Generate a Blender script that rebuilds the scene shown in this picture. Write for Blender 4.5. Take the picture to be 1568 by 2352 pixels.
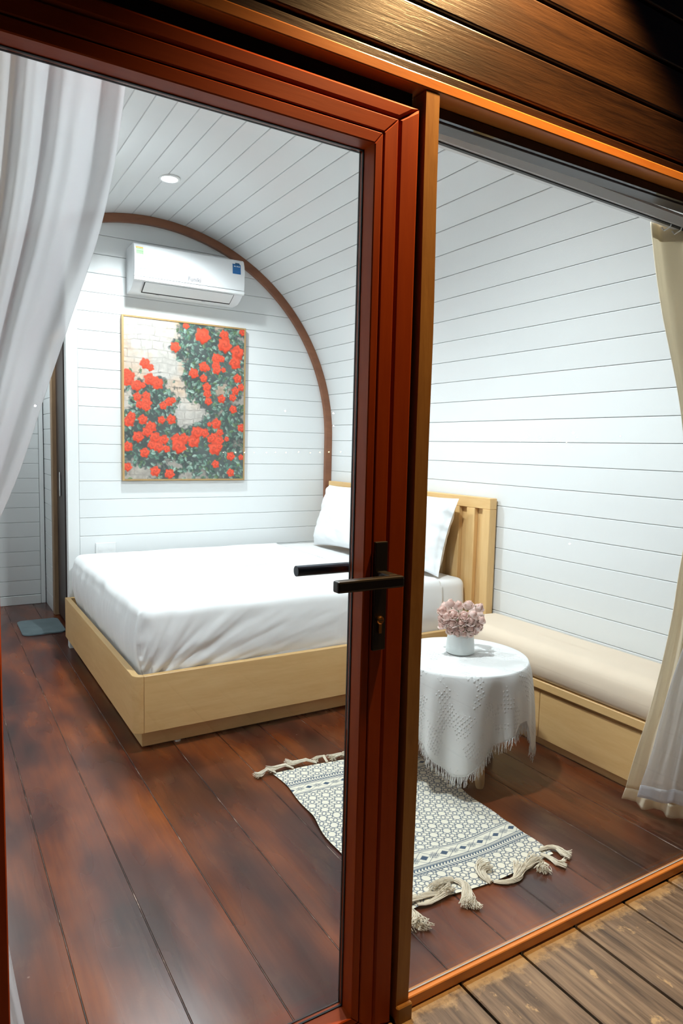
import bpy, bmesh, math, random
import numpy as np
from mathutils import Vector, Matrix, noise as mnoise

for o in list(bpy.data.objects):
    bpy.data.objects.remove(o)
SC = bpy.context.scene
COL = SC.collection
rnd = random.Random(7)
PI = math.pi

# ------------------------------------------------------------------ camera
YAW, PITCH, ROLL = 0.544357869, 0.0953303306, 0.0238424159
CAM = Vector((0, 0, 1.30))
cd = bpy.data.cameras.new('camera')
cam = bpy.data.objects.new('camera', cd)
COL.objects.link(cam)
SC.camera = cam
cd.sensor_fit = 'VERTICAL'
cd.sensor_height = 36.0
cd.lens = 24.0
cd.clip_start = 0.02
_f = Vector((math.sin(YAW) * math.cos(PITCH), math.cos(YAW) * math.cos(PITCH), -math.sin(PITCH)))
_r = Vector((math.cos(YAW), -math.sin(YAW), 0))
_u = _r.cross(_f)
_r2 = math.cos(ROLL) * _r + math.sin(ROLL) * _u
_u2 = -math.sin(ROLL) * _r + math.cos(ROLL) * _u
mm = Matrix.Identity(4)
for i in range(3):
    mm[i][0], mm[i][1], mm[i][2], mm[i][3] = _r2[i], _u2[i], -_f[i], CAM[i]
cam.matrix_world = mm

# ------------------------------------------------------------------ world (night), exposure
w = bpy.data.worlds.new('night')
SC.world = w
w.use_nodes = True
w.node_tree.nodes['Background'].inputs[0].default_value = (0.010, 0.013, 0.020, 1)
w.node_tree.nodes['Background'].inputs[1].default_value = 0.35
SC.view_settings.view_transform = 'Standard'
SC.view_settings.look = 'None'
SC.view_settings.gamma = 1.0
SC.view_settings.use_curve_mapping = False
SC.view_settings.exposure = 0.0
SC.cycles.max_bounces = 6
SC.cycles.diffuse_bounces = 4
SC.cycles.glossy_bounces = 3
SC.cycles.transparent_max_bounces = 10


def lamp(name, kind, loc, energy, color, aim=None, **kw):
    ld = bpy.data.lights.new(name, kind)
    ld.energy = energy
    ld.color = color
    for k, v in kw.items():
        setattr(ld, k, v)
    lo = bpy.data.objects.new(name, ld)
    lo.location = loc
    if aim is not None:
        lo.rotation_euler = (Vector(aim) - Vector(loc)).to_track_quat('-Z', 'Y').to_euler()
    COL.objects.link(lo)
    return lo


# warm downlight fixed high on the front of the cabin, washing down over the door frame
lamp('porch_light', 'SPOT', (1.19, 1.046, 2.66), 178, (1.0, 0.60, 0.25), aim=(1.19, 1.046, 0.0),
     spot_size=math.radians(108), spot_blend=0.45, shadow_soft_size=0.025)
# two recessed downlights (trims further down), plus an added fill lamp in the passage
LX = 1.14
for (lx, ly, lz, le) in ((LX, 3.73, 2.66, 112), (LX, 2.02, 2.66, 180), (0.30, 5.15, 2.30, 30)):
    lamp('ceiling_and_fill_spot', 'SPOT', (lx, ly, lz), le, (0.90, 0.97, 1.0), aim=(lx, ly, 0),
         spot_size=math.radians(150), spot_blend=0.6, shadow_soft_size=0.045)


# ------------------------------------------------------------------ node material helper
class NM:
    def __init__(s, name):
        s.m = bpy.data.materials.new(name)
        s.m.use_nodes = True
        s.t = s.m.node_tree
        s.b = s.t.nodes['Principled BSDF']
        s.out = s.t.nodes['Material Output']

    def n(s, typ, **kw):
        nd = s.t.nodes.new(typ)
        for k, v in kw.items():
            if hasattr(nd, k) and not k[0].isupper():
                setattr(nd, k, v)
            else:
                nd.inputs[k.replace('_', ' ')].default_value = v
        return nd

    def l(s, a, b):
        s.t.links.new(a, b)

    def pos(s, scale=(1, 1, 1), rot=(0, 0, 0)):
        g = s.n('ShaderNodeNewGeometry')
        mp = s.n('ShaderNodeMapping')
        mp.inputs['Scale'].default_value = scale
        mp.inputs['Rotation'].default_value = rot
        s.l(g.outputs['Position'], mp.inputs['Vector'])
        return mp.outputs[0]

    def noise(s, vec, scale=5., detail=4., rough=.55, dist=0.):
        nd = s.n('ShaderNodeTexNoise')
        nd.inputs['Scale'].default_value = scale
        nd.inputs['Detail'].default_value = detail
        nd.inputs['Roughness'].default_value = rough
        nd.inputs['Distortion'].default_value = dist
        s.l(vec, nd.inputs['Vector'])
        return nd.outputs['Fac']

    def ramp(s, fac, stops):
        r = s.n('ShaderNodeValToRGB')
        e = r.color_ramp.elements
        while len(e) < len(stops):
            e.new(0.5)
        for el, (p, c) in zip(e, stops):
            el.position = p
            el.color = (*c, 1) if len(c) == 3 else c
        s.l(fac, r.inputs[0])
        return r.outputs[0]

    def mix(s, fac, a, b, blend='MIX'):
        nd = s.n('ShaderNodeMix', data_type='RGBA', blend_type=blend)
        for sock, v in ((nd.inputs[0], fac), (nd.inputs[6], a), (nd.inputs[7], b)):
            if hasattr(v, 'is_output') or hasattr(v, 'links'):
                s.l(v, sock)
            elif isinstance(v, (int, float)):
                sock.default_value = v
            else:
                sock.default_value = (*v, 1)
        return nd.outputs[2]

    def math(s, op, a, b=None, c=None):
        nd = s.n('ShaderNodeMath', operation=op)
        for i, v in enumerate((a, b, c)):
            if v is None:
                continue
            if isinstance(v, (int, float)):
                nd.inputs[i].default_value = v
            else:
                s.l(v, nd.inputs[i])
        return nd.outputs[0]

    def col(s, v):
        if isinstance(v, tuple):
            s.b.inputs['Base Color'].default_value = (*v, 1)
        else:
            s.l(v, s.b.inputs['Base Color'])

    def rough(s, v):
        if isinstance(v, (int, float)):
            s.b.inputs['Roughness'].default_value = v
        else:
            s.l(v, s.b.inputs['Roughness'])

    def bump(s, h, strength=.2, dist=.002):
        nd = s.n('ShaderNodeBump')
        nd.inputs['Strength'].default_value = strength
        nd.inputs['Distance'].default_value = dist
        s.l(h, nd.inputs['Height'])
        s.l(nd.outputs[0], s.b.inputs['Normal'])

    def set(s, **kw):
        for k, v in kw.items():
            s.b.inputs[k.replace('_', ' ')].default_value = v
        return s


def srgb(r, g, b):
    def f(c):
        c /= 255.
        return c / 12.92 if c <= .04045 else ((c + .055) / 1.055) ** 2.4
    return (f(r), f(g), f(b))


MT = {}


def plain(name, c, rough=.5, **kw):
    n = NM(name)
    n.col(c)
    n.rough(rough)
    n.set(**kw)
    MT[name] = n.m
    return n


def rand_obj(n):
    return n.n('ShaderNodeObjectInfo').outputs['Random']


def wood(name, light, dark, axis, rough=.45, scale=1.0, knots=0., streak=14., coat=0., bump=.15, vary=.25, worn=None):
    """grain running along the given world axis (0, 1 or 2)"""
    n = NM(name)
    sc = [streak * scale] * 3
    sc[axis] = 1.1 * scale
    v = n.pos(tuple(sc))
    # shift the grain from piece to piece
    off = n.n('ShaderNodeVectorMath', operation='ADD')
    comb = n.n('ShaderNodeCombineXYZ')
    r = rand_obj(n)
    for i in range(3):
        n.l(n.math('MULTIPLY', r, 37. + 11 * i), comb.inputs[i])
    n.l(v, off.inputs[0])
    n.l(comb.outputs[0], off.inputs[1])
    v = off.outputs[0]
    g1 = n.noise(v, 2.2, 6, .6, .6)
    g2 = n.noise(v, 11., 5, .6, .3)
    f = n.math('ADD', n.math('MULTIPLY', g1, .65), n.math('MULTIPLY', g2, .35))
    c = n.ramp(f, [(.33, dark), (.67, light)])
    tone = n.ramp(r, [(0, (1 - vary,) * 3), (1, (1, 1, 1))])
    c = n.mix(1., c, tone, 'MULTIPLY')
    if knots:
        vk = n.n('ShaderNodeTexVoronoi')
        sk = [4.5] * 3
        sk[axis] = 2.2
        n.l(n.pos(tuple(sk)), vk.inputs['Vector'])
        vk.inputs['Scale'].default_value = 1.6
        k = n.ramp(vk.outputs['Distance'], [(.05, (1, 1, 1)), (.16, (0, 0, 0))])
        c = n.mix(n.math('MULTIPLY', k, knots), c, tuple(x * .35 for x in dark))
    n.col(c)
    n.rough(rough)
    n.bump(g2, bump, .0015)
    if coat:
        n.set(Coat_Weight=coat, Coat_Roughness=.12)
    MT[name] = n.m
    return n


# painted boards: white, satin
n = NM('white_paint')
n.col(n.mix(n.math('MULTIPLY', rand_obj(n), .5), (.775, .795, .80), (.755, .78, .785)))
n.rough(.27)
MT['white_paint'] = n.m
plain('white_trim', (.78, .80, .80), .4)
plain('white_backing', (.45, .47, .48), .8)
plain('dark_backing', (.006, .004, .003), .9)

# varnished floor
n = NM('floor_varnish')
v = n.pos((2.6, 1.0, 1.0))
r = rand_obj(n)
big = n.noise(v, 2.0, 2.5, .5, .15)
c = n.ramp(big, [(.30, (.030, .008, .007)), (.44, (.085, .019, .010)), (.57, (.175, .040, .011)), (.74, (.29, .070, .014))])
gr = n.noise(n.pos((26, 1.4, 1)), 2.4, 6, .6, .5)
c = n.mix(n.ramp(gr, [(.4, (0, 0, 0)), (.75, (.35,) * 3)]), c, (.045, .010, .008))
c = n.mix(1., c, n.ramp(r, [(0, (.72,) * 3), (1, (1.1,) * 3)]), 'MULTIPLY')
sp = n.n('ShaderNodeTexVoronoi')
n.l(n.pos((1, 1, 1)), sp.inputs['Vector'])
sp.inputs['Scale'].default_value = 6.5
c = n.mix(n.ramp(sp.outputs['Distance'], [(.018, (.55,) * 3), (.03, (0, 0, 0))]), c, (.42, .26, .20))
n.col(c)
n.rough(n.ramp(n.noise(n.pos((4, .8, 1)), 2.0, 1.5, .5), [(.3, (.22,) * 3), (.75, (.36,) * 3)]))
n.bump(n.noise(n.pos((3.6, .6, 1)), 2.0, 1.5, .5), .35, .006)
n.set(Coat_Weight=.08, Coat_Roughness=.18)
MT['floor_varnish'] = n.m
n = NM('seam_filler')
n.col(n.ramp(n.noise(n.pos((1, 1, 1)), 7., 5, .7), [(.44, (.012, .006, .005)), (.56, (.10, .06, .045)), (.66, (.46, .34, .27))]))
n.rough(.5)
MT['seam_filler'] = n.m

# worn deck
n = NM('deck_wood')
v = n.pos((24, 1.5, 1))
g = n.noise(v, 2.2, 6, .62, .5)
c = n.ramp(g, [(.3, (.07, .050, .036)), (.5, (.20, .147, .103)), (.72, (.36, .275, .19))])
patch = n.noise(n.pos((3.2, 2.0, 1)), 2.6, 8, .68, .4)
c = n.mix(n.ramp(patch, [(.60, (0, 0, 0)), (.635, (1, 1, 1))]), c, (.50, .36, .20))
# bare wood along the threshold, where the stain has worn off
sep = n.n('ShaderNodeSeparateXYZ')
n.l(n.pos(), sep.inputs[0])
edge = n.math('ADD', sep.outputs[1], n.math('MULTIPLY', n.noise(n.pos((9, 9, 1)), 2., 6, .7), .16))
c = n.mix(n.ramp(n.math('SUBTRACT', edge, .36), [(.842, (0, 0, 0)), (.87, (.85,) * 3)]), c, (.55, .39, .20))
vk = n.n('ShaderNodeTexVoronoi')
n.l(n.pos((5, 3, 1)), vk.inputs['Vector'])
vk.inputs['Scale'].default_value = 1.0
c = n.mix(n.ramp(vk.outputs['Distance'], [(.07, (.9,) * 3), (.14, (0, 0, 0))]), c, (.035, .018, .008))
n.col(c)
n.rough(n.ramp(g, [(.3, (.35,) * 3), (.7, (.6,) * 3)]))
n.bump(g, .4, .003)
MT['deck_wood'] = n.m

wood('cladding_wood', (.050, .022, .008), (.012, .0045, .002), 0, rough=.36, streak=16, coat=.55, knots=.3, bump=.5).set(Coat_Roughness=.24)
wood('lintel_wood', (.82, .33, .075), (.66, .22, .045), 0, rough=.34, streak=10, bump=.1, vary=.1)
for ax, nm in ((0, 'frame_wood_x'), (2, 'frame_wood_z')):
    wood(nm, (.46, .070, .003), (.35, .044, .002), ax, rough=.45, streak=9, bump=.06, vary=.12).set(Specular_IOR_Level=.22)
wood('pine_strip', (.56, .29, .075), (.40, .175, .04), 2, rough=.45, streak=10, knots=.45, bump=.2)
for ax, nm in ((0, 'oak_x'), (1, 'oak_y'), (2, 'oak_z')):
    wood(nm, (.84, .56, .255), (.74, .455, .185), ax, rough=.42, streak=9, bump=.07, vary=.10)
wood('beech_leg', (.66, .45, .24), (.56, .35, .16), 2, rough=.4, streak=9)
wood('arch_wood', (.30, .125, .062), (.20, .075, .038), 0, rough=.4, streak=5, bump=.1)
wood('jamb_wood', (.42, .27, .15), (.30, .18, .10), 2, rough=.5, streak=9)
wood('dark_door_wood', (.040, .020, .014), (.018, .009, .007), 2, rough=.35, streak=9)

plain('gasket_black', (.008, .008, .009), .55)
plain('handle_black', (.016, .013, .011), .42, Metallic=.0)
plain('handle_steel', (.035, .04, .05), .28, Metallic=.8)
plain('brass', (.75, .36, .10), .28, Metallic=1.)
plain('chrome', (.70, .70, .70), .2, Metallic=1.)
plain('track_white', (.90, .93, .96), .35)
plain('nylon_hook', (.80, .82, .82), .4)

# glass: clear pane with its surface reflection
n = NM('glass')
tr = n.n('ShaderNodeBsdfTransparent')
tr.inputs[0].default_value = (.97, .985, .98, 1)
gl = n.n('ShaderNodeBsdfGlossy')
gl.inputs['Roughness'].default_value = 0.0
gm = n.n('ShaderNodeNewGeometry')
dt = n.n('ShaderNodeVectorMath', operation='DOT_PRODUCT')
n.l(gm.outputs['Normal'], dt.inputs[0])
n.l(gm.outputs['Incoming'], dt.inputs[1])
ct = n.math('SUBTRACT', 1.0, n.math('ABSOLUTE', dt.outputs['Value']))
fres = n.math('ADD', .04, n.math('MULTIPLY', .96, n.math('POWER', ct, 5.0)))      # surface reflection of plain glass
ms = n.n('ShaderNodeMixShader')
n.l(fres, ms.inputs[0])
n.l(tr.outputs[0], ms.inputs[1])
n.l(gl.outputs[0], ms.inputs[2])
n.l(ms.outputs[0], n.out.inputs[0])
MT['glass'] = n.m

# fabrics


def fabric(name, c1, c2, rough=.85, weave=900., bump=.12, big=.0, sheen=.15, trans=0.):
    n = NM(name)
    n.col(n.mix(n.noise(n.pos((7, 7, 7)), 1.3, 4), c1, c2))
    n.rough(rough)
    h = n.noise(n.pos((1, 1, 1)), weave, 2)
    if big:
        h = n.math('ADD', h, n.math('MULTIPLY', n.noise(n.pos((1, 1, 1)), 9., 3, .5, .8), big))
    n.bump(h, bump, .002)
    n.set(Sheen_Weight=sheen)
    MT[name] = n.m
    return n


fabric('sheet_white', (.88, .89, .895), (.86, .87, .88), big=6., bump=.10)
fabric('pillow_white', (.86, .88, .895), (.84, .86, .875), big=6., bump=.10)
fabric('cushion_beige', (.80, .665, .52), (.75, .615, .475), weave=500., rough=.7)
fabric('mat_grey', (.20, .27, .29), (.085, .125, .145), weave=260., bump=.5)
fabric('cord_cotton', (.88, .81, .67), (.80, .72, .57), weave=300., bump=.4)
n = fabric('cloth_white', (.80, .81, .805), (.77, .78, .775), weave=350., bump=.25)
# raised diamond weave on the table cloth
vv = n.n('ShaderNodeTexVoronoi', distance='MANHATTAN')
uvn = n.n('ShaderNodeUVMap')
mp = n.n('ShaderNodeMapping')
mp.inputs['Scale'].default_value = (1, 1, 1)
n.l(uvn.outputs[0], mp.inputs['Vector'])
n.l(mp.outputs[0], vv.inputs['Vector'])
vv.inputs['Scale'].default_value = 62.
vv.inputs['Randomness'].default_value = .15
msk = n.noise(mp.outputs[0], 9., 2)
h = n.math('MULTIPLY', n.ramp(vv.outputs['Distance'], [(.15, (1, 1, 1)), (.5, (0, 0, 0))]), n.ramp(msk, [(.5, (0, 0, 0)), (.56, (1, 1, 1))]))
n.bump(h, .7, .004)


def sheer(name, c, alpha):
    n = NM(name)
    tr = n.n('ShaderNodeBsdfTransparent')
    tl = n.n('ShaderNodeBsdfTranslucent')
    df = n.n('ShaderNodeBsdfDiffuse')
    tl.inputs[0].default_value = (*c, 1)
    df.inputs[0].default_value = (*c, 1)
    m1 = n.n('ShaderNodeMixShader')
    m1.inputs[0].default_value = .5
    n.l(df.outputs[0], m1.inputs[1])
    n.l(tl.outputs[0], m1.inputs[2])
    m2 = n.n('ShaderNodeMixShader')
    m2.inputs[0].default_value = alpha
    n.l(tr.outputs[0], m2.inputs[1])
    n.l(m1.outputs[0], m2.inputs[2])
    n.l(m2.outputs[0], n.out.inputs[0])
    MT[name] = n.m


sheer('sheer_white', (.90, .90, .92), .62)
sheer('drape_beige', (.93, .86, .72), 1.0)
sheer('sheer_hem', (.86, .88, .93), .93)

plain('ac_white', (.82, .84, .86), .28)
plain('ac_panel', (.86, .88, .90), .18)
plain('ac_flap', (.80, .825, .83), .32)
plain('ac_dark', (.02, .02, .022), .6)
plain('ac_grey_letters', (.22, .23, .25), .4)
plain('ac_blue_letters', srgb(40, 110, 190), .4)
plain('sticker_blue', srgb(35, 105, 165), .4)
plain('sticker_blue_dark', srgb(30, 82, 120), .4)
plain('sticker_green', srgb(120, 215, 110), .4)
plain('sticker_orange', srgb(250, 200, 120), .4)
plain('sticker_white', (.85, .87, .87), .4)
wood('frame_gold_wood', (.55, .36, .16), (.45, .28, .11), 2, rough=.4, streak=8)
plain('vase_ceramic', (.80, .85, .84), .35)
plain('stem_green', (.10, .20, .035), .5)
plain('sepal_green', (.20, .30, .03), .5)
n = NM('petal_pink')
fc = n.n('ShaderNodeVertexColor', layer_name='petal')
df, tl_ = n.n('ShaderNodeBsdfDiffuse'), n.n('ShaderNodeBsdfTranslucent')
n.l(fc.outputs[0], df.inputs[0])
n.l(fc.outputs[0], tl_.inputs[0])
mx_ = n.n('ShaderNodeMixShader')
mx_.inputs[0].default_value = .35
n.l(df.outputs[0], mx_.inputs[1])
n.l(tl_.outputs[0], mx_.inputs[2])
n.l(mx_.outputs[0], n.out.inputs[0])
MT['petal_pink'] = n.m
plain('socket_white', (.82, .83, .83), .3)
plain('socket_dark', (.03, .03, .03), .5)
plain('bath_wall', (.055, .075, .10), .35)
plain('bath_floor', (.03, .03, .035), .4)
plain('mirror_frame', (.012, .02, .03), .3)
plain('mirror_glass', (.42, .50, .47), .06, Metallic=1.)
for nm, c, e in (('lens_glow', (.93, .98, 1), 22.), ('town_white', (1, .95, .9), 260.), ('town_amber', (1, .62, .25), 130.)):
    n = NM(nm)
    n.set(Emission_Strength=e)
    n.b.inputs['Emission Color'].default_value = (*c, 1)
    n.col(c)
    MT[nm] = n.m
for nm in ('print', 'rug_print'):
    n = NM(nm)
    fc = n.n('ShaderNodeVertexColor', layer_name='ink')
    n.col(fc.outputs[0])
    if nm == 'print':
        n.rough(.5)
    else:
        n.rough(.9)
        n.bump(n.noise(n.pos((1, 1, 1)), 420., 2), .3, .002)
    MT[nm] = n.m


# ------------------------------------------------------------------ object helpers
WLOC = {}


def wloc(p):
    return WLOC.get(p.name, Vector((0, 0, 0))) if p else Vector((0, 0, 0))


def tag(o, label=None, cat=None, group=None, kind=None):
    for k, v in (('label', label), ('category', cat), ('group', group), ('kind', kind)):
        if v:
            o[k] = v
    return o


def thing(name, loc, label, cat, group=None, kind=None):
    o = bpy.data.objects.new(name, None)
    o.empty_display_size = .05
    COL.objects.link(o)
    o.location = loc
    WLOC[o.name] = Vector(loc)
    return tag(o, label, cat, group, kind)


def obj(name, geo, mat, parent=None, smooth=False, base=None):
    """geo = (verts, faces) in world coordinates or a ready mesh in world coordinates; one mesh object"""
    if isinstance(geo, tuple):
        me = bpy.data.meshes.new(name)
        me.from_pydata([tuple(v) for v in geo[0]], [], [tuple(f) for f in geo[1]])
    else:
        me = geo
        me.name = name
    if parent is not None:
        off = wloc(parent)
    elif base is not None:
        off = Vector(base)
    else:
        co = np.empty(len(me.vertices) * 3, np.float32)
        me.vertices.foreach_get('co', co)
        co = co.reshape(-1, 3)
        off = Vector(((co[:, 0].min() + co[:, 0].max()) / 2, (co[:, 1].min() + co[:, 1].max()) / 2, co[:, 2].min()))
    me.transform(Matrix.Translation(-off))
    me.materials.append(MT[mat])
    if smooth:
        me.polygons.foreach_set('use_smooth', [True] * len(me.polygons))
        if smooth is not True:
            try:
                me.set_sharp_from_angle(angle=smooth)
            except Exception:
                pass
    me.update()
    o = bpy.data.objects.new(name, me)
    COL.objects.link(o)
    if parent is not None:
        o.parent = parent
    else:
        o.location = off
    WLOC[o.name] = off
    return o


def struct(name, geo, mat, label, cat, **kw):
    o = obj(name, geo, mat, **kw)
    return tag(o, label, cat, kind='structure')


BOXF = [(0, 3, 2, 1), (4, 5, 6, 7), (0, 1, 5, 4), (1, 2, 6, 5), (2, 3, 7, 6), (3, 0, 4, 7)]


def bx(x0, x1, y0, y1, z0, z1):
    return [(x0, y0, z0), (x1, y0, z0), (x1, y1, z0), (x0, y1, z0), (x0, y0, z1), (x1, y0, z1), (x1, y1, z1), (x0, y1, z1)], list(BOXF)


def join(*geos):
    V, F = [], []
    for v, f in geos:
        k = len(V)
        V += list(v)
        F += [tuple(i + k for i in q) for q in f]
    return V, F


def bevel(geo, width, seg=1, edges=None):
    bm = bmesh.new()
    vs = [bm.verts.new(v) for v in geo[0]]
    for q in geo[1]:
        bm.faces.new([vs[i] for i in q])
    bm.normal_update()
    es = [e for e in bm.edges if edges is None or edges(e)]
    bmesh.ops.bevel(bm, geom=es, offset=width, segments=seg, affect='EDGES', profile=.5)
    me = bpy.data.meshes.new('m')
    bm.to_mesh(me)
    bm.free()
    return me


def bbox(x0, x1, y0, y1, z0, z1, b=.003, seg=1):
    return bevel(bx(x0, x1, y0, y1, z0, z1), b, seg)


def extrude_poly(pts, axis, a0, a1):
    """closed 2-D polygon (in the two other axes, in order) extruded along the axis"""
    n_ = len(pts)
    V = []
    for a in (a0, a1):
        for p in pts:
            q = list(p)
            q.insert(axis, a)
            V.append(tuple(q))
    F = [tuple(range(n_))[::-1], tuple(range(n_, 2 * n_))]
    for i in range(n_):
        j = (i + 1) % n_
        F.append((i, j, n_ + j, n_ + i))
    return V, F


def fixn(geo):
    bm = bmesh.new()
    if isinstance(geo, tuple):
        vs = [bm.verts.new(v) for v in geo[0]]
        for q in geo[1]:
            try:
                bm.faces.new([vs[i] for i in q])
            except ValueError:
                pass
    else:
        bm.from_mesh(geo)
    bmesh.ops.recalc_face_normals(bm, faces=bm.faces)
    me = bpy.data.meshes.new('m')
    bm.to_mesh(me)
    bm.free()
    return me


def grid(P, closed_u=False, closed_v=False):
    """P[nu][nv] points -> quads"""
    P = np.asarray(P, float)
    nu, nv = P.shape[:2]
    V = P.reshape(-1, 3)
    F = []
    for i in range(nu if closed_u else nu - 1):
        for j in range(nv if closed_v else nv - 1):
            a, b = i, (i + 1) % nu
            c, d = j, (j + 1) % nv
            F.append((a * nv + c, b * nv + c, b * nv + d, a * nv + d))
    return [tuple(v) for v in V], F


def tube(path, rad, sides=8, cap=True):
    """rad: number or list"""
    pts = [Vector(p) for p in path]
    N = len(pts)
    V, F = [], []
    prev = None
    for i, p in enumerate(pts):
        t = (pts[min(i + 1, N - 1)] - pts[max(i - 1, 0)]).normalized()
        if prev is None:
            a = Vector((0, 0, 1)) if abs(t.z) < .9 else Vector((1, 0, 0))
            u = t.cross(a).normalized()
        else:
            u = (prev - t * prev.dot(t)).normalized()
        prev = u
        v = t.cross(u)
        r = rad[i] if hasattr(rad, '__len__') else rad
        for k in range(sides):
            a = 2 * PI * k / sides
            V.append(tuple(p + (u * math.cos(a) + v * math.sin(a)) * r))
    for i in range(N - 1):
        for k in range(sides):
            k2 = (k + 1) % sides
            F.append((i * sides + k, i * sides + k2, (i + 1) * sides + k2, (i + 1) * sides + k))
    if cap:
        F.append(tuple(range(sides))[::-1])
        F.append(tuple(range((N - 1) * sides, N * sides)))
    return V, F


def lathe(prof, c, n_=48, cap0=True, cap1=True):
    V, F = [], []
    for (r, z) in prof:
        for k in range(n_):
            a = 2 * PI * k / n_
            V.append((c[0] + r * math.cos(a), c[1] + r * math.sin(a), c[2] + z))
    m = len(prof)
    for i in range(m - 1):
        for k in range(n_):
            k2 = (k + 1) % n_
            F.append((i * n_ + k, i * n_ + k2, (i + 1) * n_ + k2, (i + 1) * n_ + k))
    if cap0:
        F.append(tuple(range(n_))[::-1])
    if cap1:
        F.append(tuple(range((m - 1) * n_, m * n_)))
    return V, F


def text_mesh(body, size, shear=0., extrude=.0006, bold=0.):
    cu = bpy.data.curves.new('lettering', 'FONT')
    cu.body = body
    cu.size = size
    cu.shear = shear
    cu.extrude = extrude
    cu.offset = bold
    cu.align_x = 'CENTER'
    cu.align_y = 'CENTER'
    cu.resolution_u = 3
    o = bpy.data.objects.new('lettering', cu)
    COL.objects.link(o)
    bpy.context.view_layer.update()
    me = bpy.data.meshes.new_from_object(o.evaluated_get(bpy.context.evaluated_depsgraph_get()))
    bpy.data.objects.remove(o)
    bpy.data.curves.remove(cu)
    me.materials.clear()
    return me


def vnoise(p, s=1., octv=3):
    return mnoise.fractal(Vector(p) * s, 1.0, 2.0, octv)


def lerp(a, b, t):
    return a + (b - a) * t


def interp(x, xs, ys):
    return float(np.interp(x, xs, ys))


# ================================================================== STRUCTURE
XR, XL, CX, CZ, RV = 2.58, -0.11, 1.235, 1.36, 1.345
YF = 1.178            # front face of the facade
YB = 4.45             # partition behind the bed
YE = 5.82             # far wall of the passage

# ---- interior floor: planks
fl = struct('floor', bx(XL - .05, XR + .05, 1.186, YE + .05, -.09, -.027), 'dark_backing',
            'glossy red-brown varnished plank floor of the bedroom', 'floor')
PW = .2027
seams = [0.0655 + PW * k for k in range(-1, 13)]
edges_x = [XL] + [s for s in seams if XL + .03 < s < XR - .03] + [XR]
for i in range(len(edges_x) - 1):
    a, b = edges_x[i] + .0012, edges_x[i + 1] - .0012
    obj('plank', bevel(bx(a, b, 1.188, YE, -.026, 0), .0016, 1), 'floor_varnish', fl)

for s_ in edges_x[1:-1]:
    obj('seam', bx(s_ - .0011, s_ + .0011, 1.188, YE, -.0255, -.0006), 'seam_filler', fl)

# ---- deck
dk = struct('deck', bx(-.75, 3.4, -1.2, 1.16, -.13, -.034), 'dark_backing',
            'worn dark-stained deck boards outside the glass', 'deck')
dg = [1.079 + .2067 * k for k in range(-9, 12)]
for i in range(len(dg) - 1):
    a, b = dg[i] + .0045, dg[i + 1] - .0045
    yo = rnd.uniform(-.006, .002)
    obj('deck_plank', bevel(bx(a, b, -1.2, 1.172 + yo, -.032, 0 + rnd.uniform(-.003, 0)), .003, 1), 'deck_wood', dk)


# ---- vault profile: position by arc length from the floor on the right
def prof(s):
    """-> (x, z, inward normal nx, nz)"""
    if s <= CZ:
        return XR, s, -1., 0.
    if s <= CZ + PI * RV:
        a = (s - CZ) / RV
        return CX + RV * math.cos(a), CZ + RV * math.sin(a), -math.cos(a), -math.sin(a)
    z = CZ - (s - CZ - PI * RV)
    return XL, z, 1., 0.


def strip_board(s0, s1, y0, y1, th=.012, ch=.0025):
    """one flat board lying on the vault between two arc lengths"""
    x0, z0, nx0, nz0 = prof(s0)
    x1, z1, nx1, nz1 = prof(s1)
    t = Vector((x1 - x0, 0, z1 - z0))
    L = t.length
    t.normalize()
    nrm = Vector((nx0 + nx1, 0, nz0 + nz1)).normalized()
    o = Vector((x0, 0, z0))
    sec = [(0, -th), (0, -ch), (ch, 0), (L - ch, 0), (L, -ch), (L, -th)]
    pts = [o + t * a + nrm * b for a, b in sec]
    return fixn(extrude_poly([(p.x, p.z) for p in pts], 1, y0, y1))


def shell(s0, s1, y0, y1, n_=24, off=-.012, th=.03):
    A, B = [], []
    for i in range(n_ + 1):
        x, z, nx, nz = prof(lerp(s0, s1, i / n_))
        A.append((x + nx * off, z + nz * off))
        B.append((x + nx * (off - th), z + nz * (off - th)))
    V, F = [], []
    for y in (y0, y1):
        V += [(p[0], y, p[1]) for p in A] + [(p[0], y, p[1]) for p in B]
    m = n_ + 1
    for i in range(n_):
        F += [(i, i + 1, 2 * m + i + 1, 2 * m + i), (m + i, 3 * m + i, 3 * m + i + 1, m + i + 1),
              (i, m + i, m + i + 1, i + 1), (2 * m + i, 2 * m + i + 1, 3 * m + i + 1, 3 * m + i)]
    F += [(0, 2 * m, 3 * m, m), (m - 1, 2 * m - 1, 4 * m - 1, 3 * m - 1)]
    return fixn((V, F))


BW = .1122
S0 = 1.2315 - BW * 11
STOT = 2 * CZ + PI * RV
smark = [S0 + BW * k for k in range(0, 64)]
smark = [s for s in smark if .02 < s < STOT - .02]
smark = [0.] + smark + [STOT]
wr = struct('wall_right', shell(0, CZ, 1.215, YB + .03, 2), 'white_backing', 'white horizontally boarded side wall behind the bench', 'wall')
ce = struct('ceiling', shell(CZ, CZ + PI * RV, 1.215, YE + .06, 60), 'white_backing', 'white boarded barrel-vault ceiling', 'ceiling')
wl = struct('wall_left', shell(CZ + PI * RV, STOT, 1.215, YE + .06, 2), 'white_backing', 'white boarded side wall behind the left curtain', 'wall')
for i in range(len(smark) - 1):
    a, b = smark[i] + .0009, smark[i + 1] - .0009
    mid = (a + b) / 2
    x = prof(mid)[0]
    y1 = YB - .001 if x > .79 else YE
    par = wr if mid < CZ else (ce if mid < CZ + PI * RV else wl)
    nm = 'wall_board' if par is not ce else 'ceiling_board'
    obj(nm, strip_board(a, b, 1.218, y1), 'white_paint', par)


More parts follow.
